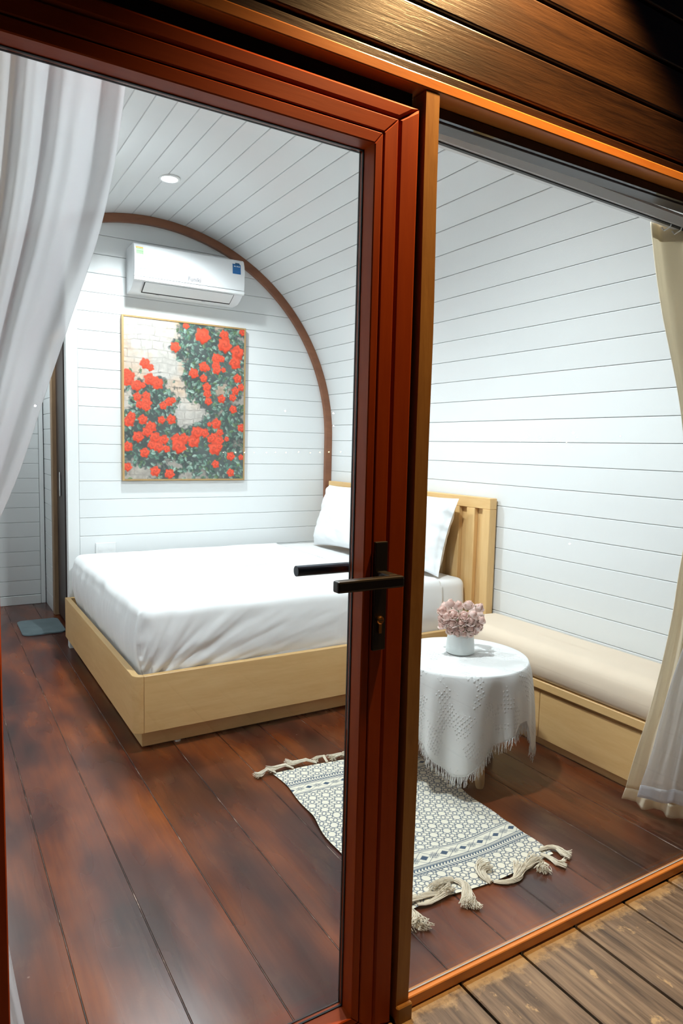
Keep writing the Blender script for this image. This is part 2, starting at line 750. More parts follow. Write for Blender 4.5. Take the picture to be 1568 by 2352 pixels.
# ---- partition wall behind the bed (boards cut to the arch)
def arch_x(z):
    return XR if z <= CZ else CX + math.sqrt(max(RV ** 2 - (z - CZ) ** 2, 0))


def arch_xl(z):
    return XL if z <= CZ else CX - math.sqrt(max(RV ** 2 - (z - CZ) ** 2, 0))


PX = .735
pts = [(PX, 0), (XR, 0)] + [(arch_x(z), z) for z in np.linspace(CZ, CZ + RV - .001, 24)]
pts += [(x, CZ + math.sqrt(RV ** 2 - (x - CX) ** 2)) for x in np.linspace(CX - .02, PX, 12)]
wb = struct('wall_back', fixn(extrude_poly(pts, 1, YB + .013, YB + .05)), 'white_backing',
            'white horizontally boarded wall behind the bed', 'wall')
zb = [1.0496 + .1152 * k for k in range(-9, 16)]
zb = [0.] + [z for z in zb if .03 < z < CZ + RV] + [CZ + RV - .001]
for i in range(len(zb) - 1):
    a, b = zb[i] + .0009, zb[i + 1] - .0009
    zs = np.linspace(a, b, 7)
    right = [(arch_x(z) - .002, z) for z in zs]
    left = [(max(PX + .058, arch_xl(z)), z) for z in zs[::-1]]
    if right[-1][0] - left[0][0] < .02:
        right[-1] = (left[0][0] + .02, right[-1][1])
    th = .012
    o = obj('wall_board', bevel(fixn_geo := extrude_poly(right + [left[0], left[-1]], 1, YB, YB + th), .0022, 1,
            edges=lambda e: all(abs(v.co.y - YB) < 1e-5 for v in e.verts)), 'white_paint', wb)
tr2 = struct('trim_2', bbox(PX - .012, PX + .056, YB - .008, YB + .05, 0, 2.55, .003), 'white_trim',
             'white vertical corner board at the free end of the bed wall', 'trim')
# the wall's free end and the return towards the bathroom door
struct('wall_return', bx(PX + .01, PX + .045, YB + .052, 4.60, 0, 2.35), 'white_trim', 'white end of the partition beside the bathroom opening', 'wall')

# ---- brown arch trim
ring = []
for s in np.linspace(0, 1.0, 3):
    ring.append(((XR - .002, s * CZ), (XR - .052, s * CZ)))
for a in np.linspace(0, PI, 97)[1:]:
    ring.append(((CX + (RV - .002) * math.cos(a), CZ + (RV - .002) * math.sin(a)), (CX + (RV - .052) * math.cos(a), CZ + (RV - .052) * math.sin(a))))
V, F = [], []
for y in (YB - .030, YB - .001):
    for o_, i_ in ring:
        V += [(o_[0], y, o_[1]), (i_[0], y, i_[1])]
m = len(ring) * 2
for i in range(len(ring) - 1):
    k = 2 * i
    F += [(k, k + 1, k + 3, k + 2), (m + k, m + k + 2, m + k + 3, m + k + 1), (k, k + 2, m + k + 2, m + k), (k + 1, m + k + 1, m + k + 3, k + 3)]
F += [(0, m, m + 1, 1), (m - 2, m - 1, 2 * m - 1, 2 * m - 2)]
struct('trim_1', fixn((V, F)), 'arch_wood', 'brown wooden arch trim where the vault meets the bed wall', 'trim', smooth=math.radians(30))

# ---- passage: far wall, return wall, bathroom door
wf = struct('wall_far', bx(XL, .775, YE + .013, YE + .05, 0, 2.62), 'white_backing', 'white boarded far wall left of the bathroom door', 'wall')
for k in range(22):
    z0 = .075 + .1152 * k
    obj('wall_board', bevel(bx(XL + .01, .738, YE, YE + .012, z0 + .0009, z0 + .1143), .0022), 'white_paint', wf)
obj('corner_board', bbox(.740, .772, YE - .006, YE + .012, 0, 2.5, .002), 'white_trim', wf)
struct('baseboard_far', bbox(XL + .01, .738, YE - .010, YE - .0005, 0, .073, .003), 'white_trim', 'low white skirting board along the far wall', 'baseboard')
ws = struct('wall_side', bx(.790, .83, 5.44, YE + .05, 0, 2.5), 'white_backing', 'short white boarded wall between corner and bathroom door', 'wall')
for k in range(21):
    z0 = .115 * k
    obj('wall_board', bevel(bx(.776, .789, 5.442, YE - .008, z0 + .001, z0 + .114), .0022), 'white_paint', ws)
d2 = thing('door_2', (.80, 5.0, 0), 'dark brown sliding bathroom door standing ajar beyond the bed', 'door', kind='structure')
obj('jamb', bbox(.772, .84, 5.36, 5.438, 0, 2.05, .004), 'jamb_wood', d2)
obj('head', bbox(.772, .84, 4.605, 5.358, 1.97, 2.05, .004), 'jamb_wood', d2)
dl = obj('leaf', bbox(.800, .835, 5.03, 5.355, .012, 1.965, .004), 'dark_door_wood', d2)
obj('handle', bevel(bx(.790, .799, 5.17, 5.20, .90, 1.075), .006, 2), 'chrome', dl)
struct('wall_bathroom', join(bx(.86, XR + .03, YE, YE + .04, 0, 2.4), bx(XR - .005, XR + .035, YB + .05, YE, 0, 2.4),
                             bx(.86, XR + .03, YB + .055, YE, 2.38, 2.42)), 'bath_wall',
       'dark blue-grey bathroom wall seen through the narrow opening', 'wall')
mr = thing('round_mirror', (1.22, YE - .02, 1.0), 'round mirror with dark rim in the dim bathroom', 'mirror')


def disc_y(cx, cz, r0, r1, y0, y1, n_=48):
    V, F = [], []
    for y in (y0, y1):
        for r in (r0, r1):
            for k in range(n_):
                a = 2 * PI * k / n_
                V.append((cx + r * math.cos(a), y, cz + r * math.sin(a)))
    for k in range(n_):
        j = (k + 1) % n_
        A, B, C_, D = 0, n_, 2 * n_, 3 * n_
        F += [(A + k, A + j, B + j, B + k), (C_ + k, D + k, D + j, C_ + j), (B + k, B + j, D + j, D + k), (A + k, C_ + k, C_ + j, A + j)]
    return fixn((V, F))


obj('rim', disc_y(1.25, 1.44, .298, .33, YE - .03, YE - .001), 'mirror_frame', mr)
obj('mirror_glass', disc_y(1.25, 1.44, .001, .297, YE - .02, YE - .002), 'mirror_glass', mr)

# ---- facade: cladding
wfr = struct('wall_front', join(bx(-.75, 3.3, YF + .022, YF + .034, 2.018, 3.3), bx(-.75, -.055, YF + .022, YF + .034, 0, 2.017),
                                bx(2.56, 3.3, YF + .022, YF + .034, 0, 2.017)), 'dark_backing',
             'dark glossy horizontally clad front wall above the glass front', 'wall')
gz = [2.0405, 2.077, 2.186, 2.305, 2.42, 2.535, 2.65, 2.765, 2.88, 2.995, 3.11]
for i in range(len(gz) - 1):
    for (xa, xb) in ((-.75, 3.3),):
        yo = rnd.uniform(-.0015, .0015)
        V, F = bx(xa, xb, YF - .002 + yo, YF + .02, gz[i] + .0045, gz[i + 1] - .0045)
        obj('cladding_board', bevel((V, F), .004, 2), 'cladding_wood', wfr)
for side, (xa, xb) in enumerate(((-.75, -.055), (2.56, 3.3))):
    for k in range(18):
        z0 = .005 + .1118 * k
        obj('cladding_board', bevel(bx(xa, xb, YF, YF + .02, z0 + .0045, z0 + .1073), .004, 1), 'cladding_wood', wfr)
# lintel ledge
struct('trim_3', bevel(bx(-.75, 3.3, YF - .027, YF + .10, 2.016, 2.0395), .003, 2), 'lintel_wood',
       'orange-brown lintel ledge running above door and window', 'trim')

# ---- door 1: glazed leaf in stepped frame
def fx(u, y):
    return u * y / 1.178


def fz(v, y):
    return 1.3 + (v - 1.3) * y / 1.178


d1 = thing('door_1', (.41, 1.19, 0), 'red-brown framed glass door with black lever handle', 'door', kind='structure')


def ringframe(inner, outer, y0, y1, names, mats, parent, bev=.0015):
    """four mitred members between two rectangles (x0,x1,z0,z1)"""
    ix0, ix1, iz0, iz1 = inner
    ox0, ox1, oz0, oz1 = outer
    sets = [[(ox0, oz1), (ox1, oz1), (ix1, iz1), (ix0, iz1)],      # head
            [(ox0, oz0), (ix0, iz0), (ix1, iz0), (ox1, oz0)],      # bottom
            [(ox0, oz0), (ox0, oz1), (ix0, iz1), (ix0, iz0)],      # left
            [(ox1, oz0), (ix1, iz0), (ix1, iz1), (ox1, oz1)]]      # right
    res = []
    for k, p in enumerate(sets):
        me = bevel(fixn_t(extrude_poly(p, 1, y0, y1)), bev, 1, edges=lambda e: all(abs(v.co.y - y0) < 1e-5 for v in e.verts))
        res.append(obj(names[k], me, mats[0 if k < 2 else 1], parent))
    return res


def fixn_t(geo):
    me = fixn(geo)
    V = [tuple(v.co) for v in me.vertices]
    F = [tuple(p.vertices) for p in me.polygons]
    bpy.data.meshes.remove(me)
    return V, F


FW = ('frame_wood_x', 'frame_wood_z')
XI = .753             # inner (glass side) edge of the right stile
r_bead_i = (.088, XI, .062, 1.8833)
r_bead_o = (.0655, .7715, .043, 1.9062)
r_leaf_i = (.0625, .7745, .040, 1.9092)
r_leaf_o = (.0275, .8075, .015, 1.9405)
r_jamb_i = (.0245, .8105, .012, 1.9435)
r_jamb_o = (-.024, .861, -.0, 1.975)
ringframe(r_bead_i, r_bead_o, 1.1515, 1.206, ('glazing_bead',) * 4, FW, d1, .002)
ringframe(r_leaf_i, r_leaf_o, 1.1520, 1.206, ('top_rail', 'bottom_rail', 'stile', 'stile'), FW, d1, .002)
ringframe(r_jamb_i, r_jamb_o, 1.1530, 1.240, ('frame_head', 'frame_sill', 'frame_jamb', 'frame_jamb'), FW, d1, .006)
ringframe((r_bead_o[0] - .0028, r_bead_o[1] + .0028, r_bead_o[2] - .0028, r_bead_o[3] + .0028), (r_bead_o[0] - .0002, r_bead_o[1] + .0002, r_bead_o[2] - .0002, r_bead_o[3] + .0002),
          1.160, 1.2, ('groove_fill',) * 4, ('gasket_black',) * 2, d1, .0003)  # black filler strips in the grooves between the frame steps
ringframe((r_leaf_o[0] - .0028, r_leaf_o[1] + .0028, r_leaf_o[2] - .0028, r_leaf_o[3] + .0028), (r_leaf_o[0] - .0002, r_leaf_o[1] + .0002, r_leaf_o[2] - .0002, r_leaf_o[3] + .0002),
          1.160, 1.2, ('groove_fill',) * 4, ('gasket_black',) * 2, d1, .0003)
obj('head_gap_fill', bx(-.05, .862, 1.185, 1.235, 1.9755, 2.0155), 'gasket_black', d1)  # black strip standing in for the shade in the gap under the lintel
obj('side_gap_fill', bx(.8615, .8755, 1.180, 1.235, 0, 1.975), 'gasket_black', d1)  # black strip added so the slit beside the jamb stays dark
# gasket and pane
g_o = (r_bead_i[0] + .0004, r_bead_i[1] - .0004, r_bead_i[2] + .0004, r_bead_i[3] - .0004)
g_i = (g_o[0] + .0015, g_o[1] - .0015, g_o[2] + .0015, g_o[3] - .0015)
ringframe(g_i, g_o, 1.190, 1.1945, ('gasket',) * 4, ('gasket_black',) * 2, d1, .0005)
ringframe(g_i, g_o, 1.2015, 1.2055, ('inner_gasket',) * 4, ('gasket_black',) * 2, d1, .0005)
obj('glass_pane', bx(g_o[0] + .001, g_o[1] - .001, 1.195, 1.201, g_o[2] + .001, g_o[3] - .001), 'glass', d1)
# handle: outside back plate, lever; lock cylinder; inside lever
hd = obj('handle', bevel(bx(.7755, .8065, 1.143, 1.1515, .880, 1.108), .002, 2), 'handle_black', d1)
obj('lever_neck', bevel(bx(.779, .801, 1.096, 1.1425, 1.026, 1.048), .003, 2), 'handle_black', hd)
obj('lever', bevel(bx(.647, .801, 1.074, 1.0955, 1.0255, 1.0485), .004, 2), 'handle_black', hd)
cy = lathe([(.0085, 0), (.0085, .004), (.006, .006)], (0, 0, 0), 20)
V = [(.790 + x, 1.1425 - z, .945 + y) for x, y, z in cy[0]]
obj('lock_cylinder', fixn(join((V, cy[1]), bx(.7865, .7935, 1.1385, 1.1425, .917, .938))), 'brass', hd)
obj('key_slot', bx(.784, .796, 1.1362, 1.1366, .9445, .9458), 'socket_dark', hd)
hi = obj('inner_handle', bevel(bx(.7755, .8065, 1.2062, 1.215, .880, 1.108), .002, 2), 'handle_steel', d1)
obj('inner_lever', fixn(tube([(.790, 1.2152, 1.037), (.790, 1.248, 1.037), (.788, 1.255, 1.037), (.779, 1.259, 1.037), (.655, 1.261, 1.037)], .0115, 14)),
    'handle_steel', hi, smooth=math.radians(40))

# ---- pine cover strip
P = []
for z in np.linspace(.0, 2.0135, 26):
    wob = .0016 * math.sin(z * 5.1) + .001 * math.sin(z * 13.)
    bow = .004 * math.sin(PI * z / 2.0)
    x0, x1 = .873 + bow + wob * .5, .907 + bow + wob
    P.append([(x0, 1.1525, z), (x1, 1.1525 + wob * .3, z), (x1, 1.205, z), (x0, 1.205, z)])
V, F = grid(P, False, True)
F += [(0, 1, 2, 3), tuple(range(100, 104))[::-1]]
struct('trim_4', fixn((V, F)), 'pine_strip', 'lighter knotty pine cover strip between door and window', 'trim')
struct('trim_5', bevel(bx(.870, .912, 1.140, 1.1515, -.002, .040), .003), 'pine_strip', 'small wood block at the foot of the pine strip', 'trim')

# ---- window 1: fixed glass right of the door
w1 = thing('window_1', (1.7, 1.20, 0), 'large fixed glass panel right of the pine strip', 'window', kind='structure')
obj('sill', bevel(bx(.916, 2.56, 1.163, 1.1872, .003, .0305), .002), 'lintel_wood', w1)
obj('head', bevel(bx(.9155, 2.56, 1.196, 1.235, 1.984, 2.0155), .002), 'dark_door_wood', w1)
obj('jamb', bevel(bx(2.515, 2.56, 1.16, 1.215, .031, 1.983), .002), 'frame_wood_z', w1)
obj('sealant', bx(.917, 2.514, 1.1752, 1.1788, .0307, .0332), 'white_backing', w1)
obj('glass_pane', bx(.917, 2.514, 1.179, 1.187, .0308, 1.9835), 'glass', w1)

# ---- recessed downlights
for (lx, ly, lz) in ((LX, 3.73, None), (LX, 2.02, None)):
    zc = CZ + math.sqrt(RV ** 2 - (lx - CX) ** 2) - .002
    t = thing('ceiling_downlight', (lx, ly, zc), 'glowing recessed downlight in the vault above the bed' if ly > 3 else
              'recessed downlight in the vault nearer the door', 'downlight', 'recessed ceiling downlights')
    V, F = [], []
    ob = lathe([(.058, .004), (.058, -.004), (.054, -.007), (.044, -.007), (.040, -.001)], (lx, ly, zc), 40, True, False)
    obj('trim_ring', fixn(ob), 'white_trim', t, smooth=math.radians(35))
    obj('lens', fixn(lathe([(.0395, 0), (.0395, -.003), (.03, -.005)], (lx, ly, zc), 32)), 'lens_glow', t, smooth=math.radians(35))

# ================================================================== FURNITURE


def rrect(x0, x1, y0, y1, r, n_corner=8, n_side=60):
    """rounded rectangle, counter-clockwise, fixed number of points"""
    pts = []
    cs = [((x1 - r, y0 + r), -PI / 2), ((x1 - r, y1 - r), 0), ((x0 + r, y1 - r), PI / 2), ((x0 + r, y0 + r), PI)]
    for k in range(4):
        (cx, cy), a0 = cs[k]
        arc = [(cx + r * math.cos(a0 + PI / 2 * i / n_corner), cy + r * math.sin(a0 + PI / 2 * i / n_corner)) for i in range(n_corner + 1)]
        pts += arc
        (nx, ny), na = cs[(k + 1) % 4]
        e = (nx + r * math.cos(na), ny + r * math.sin(na))
        s = arc[-1]
        for i in range(1, n_side):
            pts.append((lerp(s[0], e[0], i / n_side), lerp(s[1], e[1], i / n_side)))
    return pts


def soft_block(x0, x1, y0, y1, z0, z1, rc, redge, nz=14, bulge=.0, n_corner=8, n_side=60, disp=None, top_rings=16, bottom=True, rb=.02):
    """rounded block; disp(p, n) -> displaced p"""
    rings = []

    def ring(d, z):
        r = max(rc - d, .004)
        return [(px, py, z) for px, py in rrect(x0 + d, x1 - d, y0 + d, y1 - d, r, n_corner, n_side)]
    if bottom:
        for a in np.linspace(0, PI / 2, 4)[:-1]:
            rings.append(ring(rb * (1 - math.sin(a)), z0 + rb * (1 - math.cos(a))))
    for t in np.linspace(0, 1, nz):
        rings.append(ring(-bulge * math.sin(PI * t), lerp(z0 + (rb if bottom else 0), z1 - redge, t)))
    for a in np.linspace(0, PI / 2, 7)[1:]:
        rings.append(ring(redge * (1 - math.cos(a)), z1 - redge + redge * math.sin(a)))
    last = np.array(rings[-1])
    c = np.array([(x0 + x1) / 2, (y0 + y1) / 2, z1])
    # flat top: shrink towards the long axis
    half = min(x1 - x0, y1 - y0) / 2 - redge
    for k in range(1, top_rings + 1):
        d = redge + (half - .004) * k / top_rings
        rings.append(ring(d, z1))
    V, F = grid(rings, False, True)
    m = len(rings[0])
    F.append(tuple(range((len(rings) - 1) * m, len(rings) * m)))
    if bottom:
        F.append(tuple(range(m))[::-1])
    if disp:
        V = [disp(v) for v in V]
    return V, F


# ---------------------------------------------------------------- bed
bed = thing('bed', (1.6, 3.55, 0), 'low pale oak platform bed with slatted headboard', 'bed')
BX0, BY0 = .695, 2.760
obj('front_board', bbox(.7365, 2.519, BY0, BY0 + .028, .090, .335, .002), 'oak_x', bed)
# foot board with rounded corner towards the front
sec = [(BX0, 4.41), (BX0, 2.80)]
for a in np.linspace(PI, 1.5 * PI, 9)[1:]:
    sec.append((.7355 + .0405 * math.cos(a), 2.80 + .040 * math.sin(a)))
sec += [(.7355, BY0 + .028)]
for a in np.linspace(1.5 * PI, PI, 6)[1:]:
    sec.append((.7355 + .0125 * math.cos(a), 2.80 + .012 * math.sin(a)))
sec += [(BX0 + .028, 4.41)]
obj('foot_board', bevel(fixn_t(extrude_poly(sec, 2, .090, .335)), .0015, 1, edges=lambda e: e.calc_face_angle(0) > .8), 'oak_y', bed, smooth=math.radians(25))
obj('rear_board', bbox(.724, 2.519, 4.382, 4.41, .090, .335, .002), 'oak_x', bed)
obj('base_panel', bx(.724, 2.519, 2.789, 4.381, .215, .238), 'oak_x', bed)
pl = obj('plinth', bbox(.743, 2.50, 2.822, 4.35, .006, .0895, .002), 'oak_x', bed)
for q in ((.90, 2.85), (1.8, 2.85), (.90, 4.3), (1.8, 4.3)):
    obj('foot', lathe([(.014, 0), (.014, .0058)], (q[0], q[1] - .02, 0), 16), 'white_trim', bed)
hb = obj('headboard', bx(2.548, 2.566, 2.664, 4.348, .10, 1.035), 'oak_z', bed)
HY0, HY1 = 2.656, 4.356
obj('headboard_top_rail', bbox(2.520, 2.568, HY0, HY1, .988, 1.047, .0025), 'oak_y', hb)
obj('headboard_stile', bbox(2.520, 2.568, HY0, HY0 + .058, 0, .9875, .0025), 'oak_z', hb)
obj('headboard_stile', bbox(2.520, 2.568, HY1 - .058, HY1, 0, .9875, .0025), 'oak_z', hb)
yy = HY0 + .058 + .0605
while yy + .064 < HY1 - .07:
    obj('headboard_slat', bbox(2.5205, 2.5475, yy, yy + .064, .336, .9875, .002), 'oak_z', hb)
    yy += .064 + .0605
obj('headboard_bottom_rail', bbox(2.5205, 2.5475, HY0 + .0585, HY1 - .0585, .24, .3355, .002), 'oak_y', hb)

# ---------------------------------------------------------------- mattress and sheet
MX0, MX1, MY0, MY1, MZ0, MZ1 = .748, 2.512, 2.800, 4.372, .241, .598


def fold(x, z, t0):
    """diagonal folds fanning out of the tucked corner"""
    a = math.atan2(z - .22, t0 + .05)
    rr = math.hypot(z - .22, t0)
    f = math.sin(a * 21 + 2.2 * vnoise((x, z, t0), 3)) * .6 + vnoise((a * 7, rr * 1.6, 1.7), 1.4) * 1.1
    return f * (math.exp(-t0 / .55) * .75 + .28)


def disp_sheet(off, wr):
    def d(v):
        x, y, z = v
        on_front = y < MY0 + .03
        on_left = x < MX0 + .03
        nx = ny = 0.
        if on_front:
            ny = -1.
        if on_left:
            nx = -1.
        h = 0.
        env = min(1., max(0., (MZ1 + .012 - z) / .09)) * min(1., max(0., (z - .26) / .05)) if z > .2 else 0
        if on_front:
            h += fold(x, z, max(x - MX0, 0)) * .0085 * wr * env
        elif on_left:
            h += (vnoise((x, y * 5.5, z * 1.3 + y * 2), 1.6) * .009 + math.sin(y * 31 + z * 5 + 3 * vnoise((0, y, z), 2)) * .0028) * wr * env
        # sides lean in towards the bottom where the sheet is tucked
        k = max(0., min(1., (.52 - z) / .24)) * wr
        lean = .020 * k * k
        if on_left:
            x += lean - h * .9 - .014 * wr * env * math.sin(max(0, min(1, (z - .3) / .3)) * PI) * (0.4 + .6 * max(0, min(1, (y - 2.9) / 1.2)))
        if on_front:
            y += lean - h
        z2 = z
        if z > MZ1 - .02:
            z2 += vnoise((x, y, 0), 2.3) * .006 * wr
            z2 += .004 * wr * vnoise((x * 2.5, y * 9, 3.), 1.)
        return (x, y, z2)
    return d


mat = soft_block(MX0, MX1, MY0, MY1, MZ0, MZ1, .05, .04, nz=18, bulge=.006, n_corner=8, n_side=80, disp=disp_sheet(0, .45))
mo = obj('mattress', fixn(mat), 'sheet_white', smooth=True)
tag(mo, 'thick mattress in a white fitted sheet, bare at the head end', 'mattress')
o6 = .008
V, F = soft_block(MX0 - o6, MX1 + .3, MY0 - o6, MY1 + o6, .300, MZ1 + o6, .058, .045, nz=34, bulge=.006, n_corner=12, n_side=190,
                  disp=disp_sheet(o6, 1.), bottom=False, top_rings=40)
F = F[:-1]


def edge_x(y):
    return interp(y, [2.75, 2.85, 3.3, 4.5], [2.35, 2.31, 2.08, 2.10])


keep = [f for f in F if all(V[i][0] < edge_x(V[i][1]) for i in f)]
used = sorted({i for f in keep for i in f})
ix = {k: i for i, k in enumerate(used)}
sheet_geo = ([V[i] for i in used], [tuple(ix[i] for i in f) for f in keep])
so = obj('bed_sheet', fixn(sheet_geo), 'sheet_white', smooth=True)
sm = so.modifiers.new('thickness', 'SOLIDIFY')
sm.thickness = .004
sm.offset = 1.
tag(so, 'smooth white flat sheet tucked over the mattress with creased corner', 'bed sheet')


# ---------------------------------------------------------------- pillows
def pillow(w, h, t, seed, n_=40):
    front, back = [], []
    for i in range(n_ + 1):
        u = -1 + 2 * i / n_
        rf, rb_ = [], []
        for j in range(n_ + 1):
            v = -1 + 2 * j / n_
            e = max(0., (1 - abs(u) ** 3.2)) ** .55 * max(0., (1 - abs(v) ** 3.2)) ** .55
            pull = 1 - .07 * (1 - abs(u) ** 2) * abs(v) ** 3
            pull2 = 1 - .07 * (1 - abs(v) ** 2) * abs(u) ** 3
            px, py = u * w / 2 * pull2, v * h / 2 * pull
            wr = vnoise((u * 1.8 + seed, v * 1.8, seed), 1.3) * .020 * (1 - e * .5) + vnoise((u * 4 + seed, v * 5, 2.), 1.) * .008
            th = t / 2 * e
            rf.append((px, py, th + wr * min(1, e * 3)))
            rb_.append((px, py, -th * .8 + wr * .3 * min(1, e * 3)))
        front.append(rf)
        back.append(rb_)
    A = grid(front)
    B = grid(back)
    return join(A, (B[0], [f[::-1] for f in B[1]]))


def place_pillow(name, cy, cx, cz, lean, twist, label, seed, w=.66, h=.44, t=.17):
    V, F = pillow(w, h, t, seed)
    # local: x -> along headboard (y), y -> up, z -> towards the foot (-x)
    M = Matrix.Translation((cx, cy, cz)) @ Matrix.Rotation(twist, 4, 'X') @ Matrix.Rotation(lean, 4, 'Y') @ Matrix(((0, 0, -1, 0), (1, 0, 0, 0), (0, 1, 0, 0), (0, 0, 0, 1)))
    V = [tuple(M @ Vector(v)) for v in V]
    me = fixn((V, F))
    bm = bmesh.new()
    bm.from_mesh(me)
    bmesh.ops.remove_doubles(bm, verts=bm.verts, dist=.0008)
    bm.to_mesh(me)
    bm.free()
    return tag(obj(name, me, 'pillow_white', smooth=True), label, 'pillow', 'pillows on the bed')


place_pillow('pillow', 3.165, 2.398, .832, .26, .03, 'white bed pillow nearer the bench, leaning on the headboard', 3.1)
place_pillow('pillow', 3.885, 2.385, .832, .30, -.05, 'white bed pillow nearer the back wall, left of the door stile', 9.4)

# ---------------------------------------------------------------- bench
bn = thing('storage_bench', (2.42, 1.95, 0), 'low pale oak storage bench along the boarded side wall', 'bench')
NY0, NY1 = 1.262, 2.645
obj('carcass', bx(2.298, 2.578, NY0 + .01, NY1 - .01, .046, .2645), 'oak_y', bn)
obj('top_board', bbox(2.262, 2.579, NY0, NY1, .265, .300, .002), 'oak_y', bn)
obj('plinth', bbox(2.300, 2.578, NY0 + .01, NY1 - .01, 0, .0455, .002), 'oak_y', bn)
cuts = [NY0 + .004, 1.345, 2.034, NY1 - .004]
for i in range(3):
    obj('drawer_front', bbox(2.274, 2.2975, cuts[i] + .001, cuts[i + 1] - .001, .042, .246, .0018), 'oak_y', bn)


def disp_c(v):
    x, y, z = v
    k = max(0, (z - .30) / .16)
    return (x - .006 * math.sin(PI * min(1, k)) if x < 2.35 else x, y, z + (vnoise((x, y, 0), 2.) * .005 if z > .4 else 0))


cu = soft_block(2.262, 2.576, NY0 + .005, NY1 - .006, .3015, .452, .03, .06, nz=6, bulge=.004, n_corner=6, n_side=30, disp=disp_c, top_rings=8, rb=.025)
tag(obj('bench_cushion', fixn(cu), 'cushion_beige', smooth=True), 'long beige seat cushion lying on the oak bench', 'cushion')

# ---------------------------------------------------------------- side table, cloth
TC, TR, TZ = (1.84, 2.07), .268, .462
st = thing('side_table', (TC[0], TC[1], 0), 'small round three-legged table under the white cloth', 'table')
obj('table_top', fixn(lathe([(TR - .006, .437), (TR - .001, .441), (TR - .001, .455), (TR - .006, .459)], (TC[0], TC[1], 0), 64)), 'beech_leg', st, smooth=math.radians(35))
for a in (-105, 6, 128):
    a = math.radians(a)
    f0 = Vector((TC[0] + .205 * math.cos(a), TC[1] + .205 * math.sin(a), 0))
    f1 = Vector((TC[0] + .165 * math.cos(a), TC[1] + .165 * math.sin(a), .4365))
    pth = [f0.lerp(f1, t) for t in (0, .02, .05, .3, .6, 1)]
    obj('leg', fixn(tube(pth, [.013, .0165, .0185, .0205, .022, .023], 18)), 'beech_leg', st, smooth=math.radians(40))


CK = [(-180, .25), (-160, .29), (-145, .35), (-135, .385), (-125, .365), (-110, .30), (-92, .25), (-78, .205), (-70, .20), (-62, .31), (-52, .36), (-44, .325), (-30, .27), (0, .23),
      (25, .30), (40, .34), (55, .30), (90, .23), (120, .27), (138, .32), (155, .28), (180, .25)]


def cloth_drop(th):
    """hanging length of the cloth by direction: corners hang low"""
    return interp(math.degrees(th), [k[0] for k in CK], [k[1] for k in CK])


def cloth_pt(th, s, r0=TR):
    """s: hanging distance below the table edge"""
    tt = min(1., s / .30)
    n1 = math.cos(th * 6 + .6) * .6 + math.cos(th * 10 + 2.1 + .8 * math.sin(th * 3)) * .55 + .25 * math.cos(th * 17 + 1.)
    amp = .032 * tt ** .8 * (1 if s > 0 else 0)
    rr = r0 + .006 + .020 * (1 - math.exp(-s / .12)) + amp * n1
    rr -= .006 * math.exp(-s / .012)
    return (TC[0] + rr * math.cos(th), TC[1] + rr * math.sin(th), TZ + .001 - s * (1 - .03 * tt) - .004 * (1 - math.exp(-s / .008)))


NT = 300
rows = []
uv_rows = []
for k in range(1, 11):
    q = (TR - .004) * k / 10
    rows.append([(TC[0] + q * math.cos(2 * PI * i / NT), TC[1] + q * math.sin(2 * PI * i / NT),
                  TZ + .0015 + .0012 * vnoise((q * math.cos(2 * PI * i / NT), q * math.sin(2 * PI * i / NT), 0), 9)) for i in range(NT)])
    uv_rows.append([(q * math.cos(2 * PI * i / NT), q * math.sin(2 * PI * i / NT)) for i in range(NT)])
ns = 34
for j in range(ns + 1):
    row, uvr = [], []
    for i in range(NT):
        th = -PI + 2 * PI * i / NT
        L = cloth_drop(th)
        s = L * (j / ns) ** 1.15
        row.append(cloth_pt(th, s))
        uvr.append(((TR + s) * math.cos(th), (TR + s) * math.sin(th)))
    # the top rows start at angle 0: roll so that both begin at -pi
    rows.append(row)
    uv_rows.append(uvr)
for k in range(10):
    rows[k] = rows[k][NT // 2:] + rows[k][:NT // 2]
    uv_rows[k] = uv_rows[k][NT // 2:] + uv_rows[k][:NT // 2]
V, F = grid(rows, False, True)
V.append((TC[0], TC[1], TZ + .0015))
for i in range(NT):
    F.append((len(V) - 1, i, (i + 1) % NT))
me = bpy.data.meshes.new('tablecloth')
me.from_pydata(V, [], F)
uvl = me.uv_layers.new(name='UVMap')
uvflat = [q for r_ in uv_rows for q in r_] + [(0, 0)]
lv_ = np.empty(len(me.loops), np.int32)
me.loops.foreach_get('vertex_index', lv_)
uvl.data.foreach_set('uv', np.array(uvflat, np.float32)[lv_].ravel())
tcl = obj('tablecloth', me, 'cloth_white', smooth=True)
sm = tcl.modifiers.new('thickness', 'SOLIDIFY')
sm.thickness = .0012
tag(tcl, 'white fringed cloth draped over the small round table', 'tablecloth')
# fringe strands
FV, FF = [], []
r2 = random.Random(3)
for i in range(760):
    th = -PI + 2 * PI * (i + r2.random() * .8) / 760
    L = cloth_drop(th)
    p0 = Vector(cloth_pt(th, L - .004))
    ln = r2.uniform(.026, .050)
    out = Vector((math.cos(th), math.sin(th), 0))
    tan = Vector((-math.sin(th), math.cos(th), 0))
    sw = r2.uniform(-.010, .010)
    pth = [p0, p0 + Vector((0, 0, -ln * .5)) + tan * sw * .5 + out * r2.uniform(-.003, .003), p0 + Vector((0, 0, -ln)) + tan * sw + out * r2.uniform(-.006, .006)]
    pth[2].z = max(pth[2].z, .004)
    g_ = tube(pth, [.0011, .0010, .0007], 3, False)
    k = len(FV)
    FV += g_[0]
    FF += [tuple(a + k for a in f) for f in g_[1]]
fo = obj('fringe', (FV, FF), 'cloth_white', tcl)
fo['kind'] = 'stuff'

